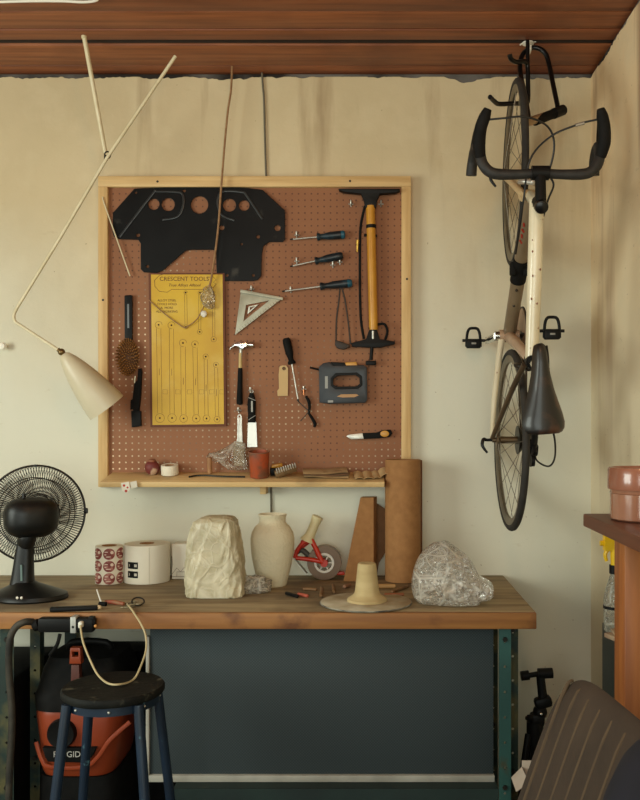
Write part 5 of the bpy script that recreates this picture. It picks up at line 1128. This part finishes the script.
for f_, dx in ((0.62, -0.6), (0.66, 0.4), (0.585, -0.6), (0.53, 0.7), (0.51, -0.5), (0.44, -0.65), (0.425, 0.2)): 
    a = dx; m.ball(B(f_, 0.445 + 0.0205 * math.cos(a), 0.0205 * math.sin(a)), (0.0025, 0.0018, 0.004), 8, 6)
m.build('paint_chip', mat('chip_rust', (120, 70, 52), rough=0.7), t)
# crankset
c = B(*BB); chr_ = mat('chainring_worn', (172, 140, 112), (150, 118, 92), rough=0.45, metal=0.35, scale=12)
m = MB(); m.lathe([(0.088, -0.0018), (0.103, -0.0018), (0.105, -0.0005), (0.105, 0.0005), (0.103, 0.0018), (0.088, 0.0018)], c + ax * 0.047, ax, 60, closed=True)
m.lathe([(0.02, -0.003), (0.089, -0.0015), (0.089, 0.0015), (0.02, 0.003)], c + ax * 0.047, ax, 48, closed=True); m.build('chainring', chr_, t)
m = MB(); m.torus(c + ax * 0.047, ax, 0.1045, 0.0042, 60, 8)
m.tube([c + Vector((0.047, 0.1045, 0)), B(0.0, -0.040, 0.047)], 0.0042, 6); m.tube([c + Vector((0.047, -0.1045, 0)), B(0.0, 0.040, 0.047)], 0.0042, 6); m.build('chain', mat('chain_grimy', (62, 50, 40), rough=0.5, metal=0.6), t)
def crank(s_, dy, dz):
    r0 = 0.042 if s_ < 0 else 0.054
    A = c + ax * s_ * r0; E_ = A + Vector((s_ * 0.014, dy, dz))
    m = MB(); m.tube([A, E_], [0.0165, 0.0125], 14); m.lathe([(0, -0.010), (0.018, -0.010), (0.019, 0.010), (0, 0.010)], A, ax, 18); m.lathe([(0, -0.008), (0.014, -0.008), (0.014, 0.008), (0, 0.008)], E_, ax, 16)
    m.build('crank_arm', chrome if s_ < 0 else darksteel, t)
    q = E_ + ax * s_ * 0.012; w0 = s_ * 0.020
    m = MB(); m.tube([E_, q + ax * s_ * 0.085], 0.0058, 10); pe = m.build('pedal', blackgl, t)
    ctr = q + ax * s_ * 0.042
    m = MB(); m.box(ctr + Vector((0, 0, -0.012)), (0.056, 0.024, 0.036), 0.005); m.build('pedal_body', black, pe)
    m = MB(); m.tube([ctr + Vector((-0.027, 0, -0.024)), ctr + Vector((-0.025, 0, 0.02)), ctr + Vector((-0.017, 0, 0.044)), ctr + Vector((0, 0, 0.048)), ctr + Vector((0.017, 0, 0.044)), ctr + Vector((0.025, 0, 0.02)), ctr + Vector((0.027, 0, -0.024))], 0.0055, 10, smooth=4); m.build('pedal_cage', black, pe)
    m = MB(); m.box(ctr + Vector((0, -0.013, -0.012)), (0.018, 0.002, 0.007), 0.0008); m.build('pedal_mark', mat('mark_grey', (140, 136, 128), rough=0.5), pe)
crank(-1, 0.17, 0.0); crank(1, -0.17, 0.0)
# cassette and derailleur
m = MB(); m.lathe([(0.015, -0.018), (0.052, -0.018), (0.050, -0.013), (0.046, -0.010), (0.042, -0.006), (0.038, -0.002), (0.034, 0.002), (0.029, 0.006), (0.025, 0.010), (0.015, 0.010)], B(0, 0, 0.043), ax, 36, closed=True); m.build('cassette', darksteel, t)
m = MB(); m.box(B(-0.03, 0.03, 0.078), (0.03, 0.05, 0.045), 0.008, (R(20), 0, 0)); m.box(B(-0.055, 0.075, 0.068), (0.012, 0.10, 0.03), 0.004, (R(-35), 0, 0)); m.lathe([(0, -0.006), (0.02, -0.006), (0.02, 0.006), (0, 0.006)], B(-0.035, 0.035, 0.062), ax, 16); m.lathe([(0, -0.006), (0.02, -0.006), (0.02, 0.006), (0, 0.006)], B(-0.07, 0.11, 0.062), ax, 16)
m.tube([B(0.045, 0.16, 0.06), B(0.01, 0.11, 0.068), B(-0.02, 0.06, 0.075)], 0.012, 8); m.build('derailleur', black, t)
# seat post and saddle
SP = (0.205, 0.565)
m = MB(); m.tube([B(*ST), B(*SP)], 0.0135, 14); m.build('seat_post', chrome, t)
m = MB(); m.tube([B(ST[0] + 0.006, ST[1] - 0.02), B(ST[0] - 0.006, ST[1] + 0.022)], 0.021, 16); m.tube([B(ST[0] - 0.01, ST[1] + 0.015, -0.02), B(ST[0] - 0.01, ST[1] + 0.015, 0.02)], 0.006, 8); m.build('seat_clamp', black, t)
m = MB()
for s_ in (-1, 1): m.tube([B(0.285, 0.585, s_ * 0.012), B(0.24, 0.568, s_ * 0.021), B(0.16, 0.566, s_ * 0.022), B(0.075, 0.59, s_ * 0.03)], 0.0036, 8, smooth=4)
m.box(B(0.205, 0.568), (0.05, 0.02, 0.04), 0.005); m.build('saddle_rails', darksteel, t)
sad = mat('saddle_leather', (18, 15, 13), (30, 23, 19), rough=0.32, scale=7, coat=0.12, rough2=0.5, third=(74, 46, 32), tscale=9, tcon=(0.55, 0.66))
m = MB(); rg = []
for f_, hw, u_, dp in ((0.292, 0.009, 0.596, 0.016), (0.286, 0.0175, 0.602, 0.026), (0.266, 0.022, 0.607, 0.032), (0.235, 0.025, 0.609, 0.034), (0.20, 0.030, 0.609, 0.036), (0.16, 0.0385, 0.609, 0.038), (0.12, 0.050, 0.611, 0.040), (0.085, 0.060, 0.613, 0.040), (0.06, 0.064, 0.615, 0.038), (0.042, 0.0605, 0.616, 0.034), (0.032, 0.052, 0.614, 0.026), (0.027, 0.038, 0.611, 0.014)):
    ring = []
    for k in range(28):
        q = 2 * PI * k / 28; x = hw * math.cos(q); sn = math.sin(q)
        uu = u_ - 0.016 * abs(x / 0.064) ** 2.0 if sn > 0 else u_ - 0.012
        ring.append(B(f_, (u_ - dp * (abs(math.cos(q)) ** 3) * 0.9 if sn >= 0 else u_ - dp * (0.9 - 0.35 * (1 - abs(math.cos(q))))), x))
    rg.append(ring)
Msd = Matrix.Translation(B(0.2, 0.6)) @ Matrix.Rotation(R(-4), 4, 'Y') @ Matrix.Rotation(R(6), 4, 'Z') @ Matrix.Translation(-B(0.2, 0.6))
m.loft([[Msd @ p for p in r_] for r_ in rg]); m.build('saddle', sad, t, sharp=60)

# ------------------------------------------------------------------ ceiling hook, lock and coat hook above the bike
hy = -0.275; hp = W(528, 43, hy)
t = thing('lock', 'black steel shackle lock hooked to the ceiling and through the bicycle front wheel', 'lock', W(545, 115, -0.40))
lk = [W(529, 120, -0.50), W(525, 96, -0.43), W(520, 70, -0.33), W(522, 56, -0.29), W(529, 49, -0.275), W(537, 48, -0.275), W(545, 53, -0.28), (W(549, 64, -0.29)), W(553, 84, -0.34), W(558, 108, -0.40)]
m = MB(); m.tube(lk, 0.0088, 14, smooth=6); m.build('shackle', blackgl, t)
m = MB(); m.tube([W(525, 123, -0.52), W(543, 117, -0.45)], 0.0145, 14); m.build('crossbar', mat('lock_tan', (168, 138, 102), (140, 112, 80), rough=0.4, metal=0.3, scale=10), t)
m = MB(); m.tube([W(535, 121, -0.48), W(554, 113.5, -0.415)], 0.0165, 16); m.build('sleeve', blackmat, t)
m = MB(); m.tube([W(553.5, 113.8, -0.418), W(563, 110, -0.385)], 0.0185, 16); m.lathe([(0, 0.002), (0.008, 0.002), (0.008, 0)], W(561, 110.5, -0.412), (0, -1, 0), 12); m.build('end_cap', black, t)
t = thing('ceiling_hook', 'white screw hook in the ceiling carrying the black lock', 'hook', (hp.x, hy, CEIL))
hz = CEIL
m = MB(); m.lathe([(0, 0), (0.022, 0), (0.022, 0.004), (0.008, 0.01), (0, 0.01)], (hp.x, hy, hz), (0, 0, -1), 16); m.build('plate', whiteplastic, t)
hb = W(530, 50.5, hy)
m = MB(); m.tube([(hp.x, hy, hz - 0.005), (hp.x, hy + 0.008, hz - 0.008), (hp.x + 0.004, hy + 0.016, hb.z + 0.008), (hp.x + 0.006, hy + 0.012, hb.z - 0.006), (hp.x + 0.006, hy - 0.012, hb.z - 0.006), (hp.x + 0.006, hy - 0.018, hb.z + 0.012)], 0.0042, 10, smooth=4); m.build('hook', whiteplastic, t)
m = MB(); m.tube([W(520, 45, hy), W(526, 42, hy), W(536, 41.5, hy)], 0.003, 8, smooth=3); m.build('wire_tie', whiteplastic, t)
WY = -0.30
m = MB(); m.tube([W(509.5, 54.5, WY - 0.09), W(511, 59, WY - 0.08), W(516, 62, WY - 0.05), W(524, 61.5, WY - 0.02), W(527.5, 66, WY), W(528, 84, WY), W(528, 100, WY), W(525, 103, WY - 0.005), W(512, 103.5, WY - 0.01), W(499, 104, WY - 0.02), W(494, 101, WY - 0.05), W(490, 97, WY - 0.09)], 0.0085, 12, smooth=5)
q = W(527.8, 66, WY); m.tube([q, (q.x, WY + 0.004, CEIL - 0.001)], 0.007, 10)
tag(m.build('wall_hook', blackgl), 'black double-pronged coated steel hook hanging behind the lock and the front wheel', 'hook')

# ------------------------------------------------------------------ right: shelf unit, tub, bottle, cabinet
dkshelf = wood('shelf_brown', (110, 62, 40), (88, 48, 30), 'Y', 4, 0.5, 0.1)
post = wood('post_orange', (160, 96, 44), (136, 76, 32), 'Z', 5, 0.5, 0.1)
sz_ = W(583, 513.5, -1.0).z; sxl = W(583, 513, -1.0).x
t = thing('shelf_unit', 'brown shelf on an orange wood post against the right wall', 'shelf', (0.74, -1.5, 0))
m = MB(); m.bx((sxl, -2.25, sz_ - 0.036), (RX - 0.003, -1.0, sz_), 0.004); m.build('shelf_board', dkshelf, t)
pxl = W(615, 0, -1.25).x
for y in (-1.33, -2.2):
    m = MB(); m.bx((pxl, y, 0), (pxl + 0.088, y + 0.088, sz_ - 0.037), 0.004); m.build('post', post, t)
m = MB(); m.bx((RX - 0.05, -2.2, sz_ - 0.10), (RX - 0.004, -1.02, sz_ - 0.037), 0.003); m.build('cleat', post, t)
jp = Vector((W(610, 0, -1.17).x + 0.092, -1.17, sz_ + 0.001)); js = S(-1.17)
t = thing('plastic_tub', 'brown tinted clear plastic tub with screw lid on the brown shelf', 'tub', jp)
tub = mat('tub_brown', (176, 124, 98), (156, 104, 80), rough=0.14, scale=5, coat=0.6, trans=0.25)
H = 0.116
m = MB(); m.lathe([(0, 0), (0.083, 0), (0.089, 0.005), (0.089, H * 0.6), (0.091, H * 0.62), (0.089, H * 0.64), (0.088, H), (0.085, H), (0.085, 0.006), (0, 0.006)], jp, (0, 0, 1), 56); m.build('body', tub, t)
m = MB(); m.lathe([(0, 0.007), (0.0845, 0.007), (0.0845, H * 0.55), (0.05, H * 0.58), (0, H * 0.56)], jp, (0, 0, 1), 40); m.build('contents', mat('tub_contents', (134, 84, 60), (112, 66, 46), rough=0.8, scale=20), t)
m = MB(); m.lathe([(0.0885, H * 0.70), (0.095, H * 0.70), (0.096, H * 0.73), (0.095, H + 0.016), (0.092, H + 0.022), (0.086, H + 0.022), (0.084, H + 0.016), (0, H + 0.016), (0, H + 0.012), (0.0885, H + 0.012)], jp, (0, 0, 1), 56); m.build('lid', mat('lid_pinkbrown', (166, 108, 84), (142, 88, 68), rough=0.22, scale=9, coat=0.4, trans=0.2), t)
# cabinet
cx0 = W(602, 0, -0.8).x; cz = W(0, 622, -0.8).z
t = thing('cabinet', 'dark grey-green steel cabinet standing behind the orange post', 'cabinet', (0.8, -0.95, 0))
gd = mat('cabinet_dark', (44, 48, 44), (36, 40, 36), rough=0.5)
m = MB(); m.bx((cx0, -1.12, 0.012), (RX - 0.004, -0.8, cz), 0.004); m.build('body', gd, t)
m = MB(); m.bx((cx0 + 0.02, -1.13, 0.05), (RX - 0.02, -1.1205, cz - 0.03), 0.002); d_ = m.build('door', gd, t)
m = MB(); m.tube([(cx0 + 0.04, -1.131, 0.50), (cx0 + 0.04, -1.15, 0.51), (cx0 + 0.04, -1.15, 0.59), (cx0 + 0.04, -1.131, 0.60)], 0.005, 8); m.build('handle', steel, d_)
m = MB()
for x, y in ((cx0 + 0.02, -1.1), (RX - 0.03, -1.1), (cx0 + 0.02, -0.82), (RX - 0.03, -0.82)): m.bx((x - 0.012, y - 0.012, 0), (x + 0.012, y + 0.012, 0.013))
m.build('foot', black, t)
bp = Vector((W(615.5, 0, -0.92).x, -0.92, cz + 0.001)); bs = S(-0.92)
t = thing('spray_bottle', 'clear spray bottle with a bright yellow trigger head on the dark cabinet', 'bottle', bp)
ht = W(0, 535, -0.92).z - bp.z
m = MB(); m.lathe([(0, 0), (0.030, 0), (0.034, 0.006), (0.034, ht * 0.34), (0.030, ht * 0.42), (0.019, ht * 0.54), (0.014, ht * 0.60), (0.014, ht * 0.63), (0, ht * 0.63)], bp, (0, 0, 1), 32); m.build('bottle', film_mat('bottle_clear', (196, 190, 172), 0.45, 0.1, 0.4), t)
m = MB(); m.lathe([(0.0345, ht * 0.24), (0.0352, ht * 0.24), (0.0352, ht * 0.27), (0.0345, ht * 0.27)], bp, (0, 0, 1), 32, closed=True); m.build('band', black, t)
m = MB(); m.lathe([(0, ht * 0.60), (0.018, ht * 0.60), (0.018, ht * 0.69), (0, ht * 0.69)], bp, (0, 0, 1), 20); m.build('collar', black, t)
yl = mat('trigger_yellow', (232, 186, 20), rough=0.35)
z = lambda f: bp.z + ht * f
m = MB(); m.tube([(bp.x, bp.y, z(0.69)), (bp.x, bp.y, z(0.86))], [0.014, 0.016], 14); m.loft([[(bp.x + dx, bp.y + y_, z(zz)) for y_, zz in ((-0.012, .84), (0.012, .84), (0.015, .92), (0.010, .995), (-0.010, .995), (-0.015, .92))] for dx in (0.035, 0.01, -0.02, -0.034)]); m.tube([(bp.x - 0.034, bp.y, z(0.915)), (bp.x - 0.045, bp.y, z(0.915))], 0.008, 12)
m.tube([(bp.x - 0.02, bp.y, z(0.86)), (bp.x - 0.030, bp.y, z(0.80)), (bp.x - 0.026, bp.y, z(0.73))], [0.006, 0.006, 0.005], 8, smooth=3); m.build('trigger_head', yl, t)
m = MB(); m.box((bp.x + 0.005, bp.y - 0.09, cz + 0.008), (0.10, 0.07, 0.013), 0.002, (0, 0, 0.3)); m.box((bp.x + 0.008, bp.y - 0.085, cz + 0.0185), (0.08, 0.06, 0.007), 0.001, (0, 0, -0.1))
tag(m.build('papers', mat('papers_tan', (170, 150, 120), (120, 80, 64), rough=0.8, scale=12)), 'few folded papers lying on the dark cabinet in front of the spray bottle', 'papers')

# ------------------------------------------------------------------ tripod
tx, ty = W(536, 0, -0.36).x, -0.36
t = thing('tripod', 'black camera tripod with its head sideways standing between workbench and right wall', 'tripod', (tx, ty, 0))
def TZ(y): return W(0, y, ty).z
m = MB(); m.tube([W(532, 770, ty), W(536, 733, ty)], 0.013, 12); m.tube([(tx - 0.004, ty, 0.30), W(532, 770, ty)], 0.012, 12); m.build('center_column', black, t)
m = MB(); m.lathe([(0, 0), (0.016, 0), (0.018, 0.005), (0.018, 0.02), (0.015, 0.024), (0, 0.024)], W(536, 736, ty), (0.05, 0, 1), 20); m.build('silver_collar', steel, t)
m = MB(); m.box(W(537, 719, ty), (0.05, 0.05, 0.045), 0.012); m.ball(W(540, 712, ty), 0.026, 16, 10); m.box(W(543, 702, ty), (0.062, 0.045, 0.04), 0.012, (0, R(-15), 0)); m.build('ball_head', black, t)
m = MB(); m.tube([W(537, 719, ty - 0.01), W(526, 718, ty - 0.02)], 0.007, 10); m.tube([W(528, 718, ty - 0.02), W(532, 718, ty - 0.016)], 0.012, 12); m.build('lock_knob', black, t)
m = MB(); m.tube([W(543, 700, ty), W(540, 673, ty)], [0.017, 0.015], 14); m.build('neck', black, t)
m = MB(); m.tube([W(525, 676, ty - 0.01), W(549, 672, ty)], 0.0095, 12); m.tube([W(521, 676, ty - 0.01), W(529, 675, ty - 0.01)], 0.017, 14); m.tube([W(538, 673.5, ty), W(552.5, 673, ty)], 0.0185, 16); m.build('tilt_arm', black, t)
m = MB(); m.ball(W(541, 714, ty - 0.028), 0.006, 10, 6); m.build('bubble_level', chrome, t)
m = MB(); m.tube([(tx - 0.004, ty, 0.36), (tx - 0.004, ty, 0.44)], 0.03, 16); m.build('spider', black, t)
for k in range(3):
    a = R(90 + 120 * k); m = MB(); m.tube([(tx - 0.004 + 0.03 * math.cos(a), ty + 0.03 * math.sin(a), 0.40), (tx + 0.13 * math.cos(a), ty + 0.2 * math.sin(a) , 0.008)], [0.012, 0.009], 10); m.build('leg', black, t)
# open cardboard box in front of the bench leg
bx0, bx1, by0, by1, bh = 0.475, 0.63, -0.86, -0.74, W(0, 768, -0.80).z
t = thing('open_box', 'white open carton with torn flaps on the floor beside the green bench leg', 'box', ((bx0 + bx1) / 2, (by0 + by1) / 2, 0))
carton = mat('carton_white', (206, 192, 176), (186, 170, 152), rough=0.8, scale=8); cin = mat('carton_brown', (140, 96, 70), rough=0.85)
m = MB()
for lo, hi in (((bx0, by0, 0.001), (bx1, by0 + 0.004, bh - 0.06)), ((bx0, by1 - 0.004, 0.001), (bx1, by1, bh)), ((bx0, by0, 0.001), (bx0 + 0.004, by1, bh - 0.02)), ((bx1 - 0.004, by0, 0.001), (bx1, by1, bh)), ((bx0, by0, 0.001), (bx1, by1, 0.006))): m.bx(lo, hi)
m.build('carton', carton, t)
m = MB(); m.loft([[(bx0, by0, bh - 0.06), (bx1, by0, bh - 0.06), (bx1, by0 + 0.003, bh - 0.06), (bx0, by0 + 0.003, bh - 0.06)], [(bx0 - 0.01, by0 - 0.05, bh - 0.075), (bx1 - 0.02, by0 - 0.05, bh - 0.075), (bx1 - 0.02, by0 - 0.05, bh - 0.072), (bx0 - 0.01, by0 - 0.05, bh - 0.072)]]); m.build('flap', carton, t)
m = MB(); m.loft([[(bx0, by0, bh - 0.02), (bx0, by1, bh - 0.02), (bx0 + 0.003, by1, bh - 0.02), (bx0 + 0.003, by0, bh - 0.02)], [(bx0 - 0.035, by0 + 0.02, bh - 0.055), (bx0 - 0.035, by1 - 0.01, bh - 0.05), (bx0 - 0.032, by1 - 0.01, bh - 0.05), (bx0 - 0.032, by0 + 0.02, bh - 0.055)]]); m.build('flap', carton, t)
m = MB(); m.bx((bx0 + 0.005, by0 + 0.005, 0.007), (bx1 - 0.005, by1 - 0.005, bh - 0.10)); m.build('filling', cin, t)

# ------------------------------------------------------------------ reclining chair in the foreground
# back panel frame: origin at top far corner, u along the top edge towards the camera, v down the panel
O = Vector((0.468, -1.40, 0.945)); U = Vector((0.10, -0.99, 0.0)).normalized(); V = Vector((-0.32, -0.12, -0.90)); V = (V - U * V.dot(U)).normalized(); Nn = U.cross(V).normalized()
if Nn.x > 0: Nn = -Nn
t = thing('lounge_chair', 'brown ribbed reclining lounge chair in the right foreground', 'chair', (0.2, -1.7, 0))
brown = mat('rib_fabric', (66, 52, 39), (54, 42, 31), rough=0.85, scale=7, bump=0.3, bscale=60)
ribm = mat('rib_piping', (86, 67, 45), (74, 57, 38), rough=0.8, scale=12)
WU, LV = 0.86, 0.80
m = MB(); n = 64; rings = []
def outl(k):
    a = 2 * PI * k / n; e_ = 0.34; x = math.copysign(abs(math.cos(a)) ** e_, math.cos(a)); y = math.copysign(abs(math.sin(a)) ** e_, math.sin(a)); return x, y
for s_, h in ((0.05, 0.022), (0.4, 0.024), (0.75, 0.023), (0.92, 0.018), (0.98, 0.009), (1.0, 0.0), (0.985, -0.012), (0.93, -0.022), (0.7, -0.026), (0.05, -0.026)):
    rings.append([O + U * (WU / 2 + WU / 2 * s_ * outl(k)[0]) + V * (LV / 2 + LV / 2 * s_ * outl(k)[1]) + Nn * h for k in range(n)])
m.loft(rings); m.build('backrest', brown, t, sharp=60)
for j in range(12):
    u = 0.075 + 0.065 * j; m = MB()
    m.tube([O + U * u + V * LV * f + Nn * (0.0195 if 0.08 < f < 0.92 else 0.006) for f in (0.035, 0.09, 0.5, 0.91, 0.965)], [0.003, 0.0055, 0.0055, 0.0055, 0.003], 8, smooth=3); m.build('piping', ribm, t)
SB = O + V * LV
m = MB(); c_ = SB + Vector((-0.24, 0, -0.03)) + U * WU / 2; m.box(c_, (0.50, 0.84, 0.07), 0.03, (0, R(6), 0), 3); m.build('seat', brown, t)
fr = mat('chair_frame', (70, 50, 34), rough=0.5)
for s_ in (0.02, WU - 0.02):
    m = MB(); a_ = SB + U * s_; m.tube([a_ + Vector((-0.42, 0, -0.10)), a_ + Vector((0.05, 0, -0.10)), a_ + Vector((0.30, 0, -a_.z + 0.014))], 0.014, 10); m.build('leg', fr, t)
    m = MB(); m.tube([a_ + Vector((-0.30, 0, -0.10)), a_ + Vector((-0.40, 0, -a_.z + 0.014))], 0.014, 10); m.build('leg', fr, t)
m = MB(); m.tube([SB + U * 0.02 + Vector((-0.42, 0, -0.10)), SB + U * (WU - 0.02) + Vector((-0.42, 0, -0.10))], 0.012, 10); m.build('rail', fr, t)
# navy cushion against the near side of the back
cc = O + U * 0.70 + V * 0.12 + Nn * 0.09
m = MB(); rings = []
for s_, h in ((0.03, 0.055), (0.3, 0.052), (0.6, 0.042), (0.85, 0.022), (0.97, 0.006), (1.0, 0.0), (0.97, -0.006), (0.85, -0.022), (0.6, -0.042), (0.3, -0.052), (0.03, -0.055)):
    rings.append([cc + (U * 0.13 * outl(k)[0] + V * 0.15 * outl(k)[1]) * s_ * (1 - 0.06 * abs(math.sin(4 * PI * k / n))) + Nn * h for k in range(n)])
m.loft(rings); tag(m.build('cushion', mat('navy_cloth', (15, 16, 30), (12, 13, 25), rough=0.9, scale=20)), 'dark navy cushion leaning on the brown lounge chair in the bottom right corner', 'cushion')

# ------------------------------------------------------------------ light and camera
def area(name, loc, target, sx, sy, power, col):
    l = bpy.data.lights.new(name, 'AREA'); l.shape = 'RECTANGLE'; l.size = sx; l.size_y = sy; l.energy = power; l.color = col
    o = bpy.data.objects.new(name, l); C.objects.link(o); o.location = loc
    o.rotation_euler = (Vector(target) - Vector(loc)).to_track_quat('-Z', 'Y').to_euler(); return o
area('window_daylight', (LX - 0.02, -2.3, 1.68), (0.8, -0.8, 1.1), 1.4, 1.3, 74, (0.92, 1.0, 0.90))
area('doorway_daylight', (-0.4, -4.5, 1.55), (0.5, 0, 1.1), 2.6, 1.6, 66, (0.92, 1.0, 0.92))
pl = bpy.data.lights.new('warm_fill', 'POINT'); pl.energy = 17; pl.color = (1.0, 0.60, 0.30); pl.shadow_soft_size = 0.12  # added warm fill to tint the upper wall, no real bulb there
po = bpy.data.objects.new('warm_fill', pl); C.objects.link(po); po.location = (0.0, -2.3, 2.6)
w = bpy.data.worlds.new('World'); bpy.context.scene.world = w; w.use_nodes = True
w.node_tree.nodes['Background'].inputs[0].default_value = (0.8, 0.95, 0.82, 1); w.node_tree.nodes['Background'].inputs[1].default_value = 0.09
cam = bpy.data.cameras.new('Camera'); co = bpy.data.objects.new('Camera', cam); C.objects.link(co)
co.location = (0, -CD, CZ); co.rotation_euler = (PI / 2, 0, 0)
cam.sensor_fit = 'AUTO'; cam.sensor_width = 36; cam.lens = F / 800 * 36; cam.shift_x = -(VX - 320) / 800; cam.shift_y = (VY - 400) / 800; cam.clip_start = 0.02
sc_ = bpy.context.scene; sc_.camera = co
sc_.view_settings.view_transform = 'Standard'; sc_.view_settings.look = 'None'; sc_.view_settings.gamma = 1; sc_.view_settings.exposure = -0.16
try: sc_.cycles.use_denoising = True; sc_.cycles.max_bounces = 10; sc_.cycles.transparent_max_bounces = 16
except Exception: pass
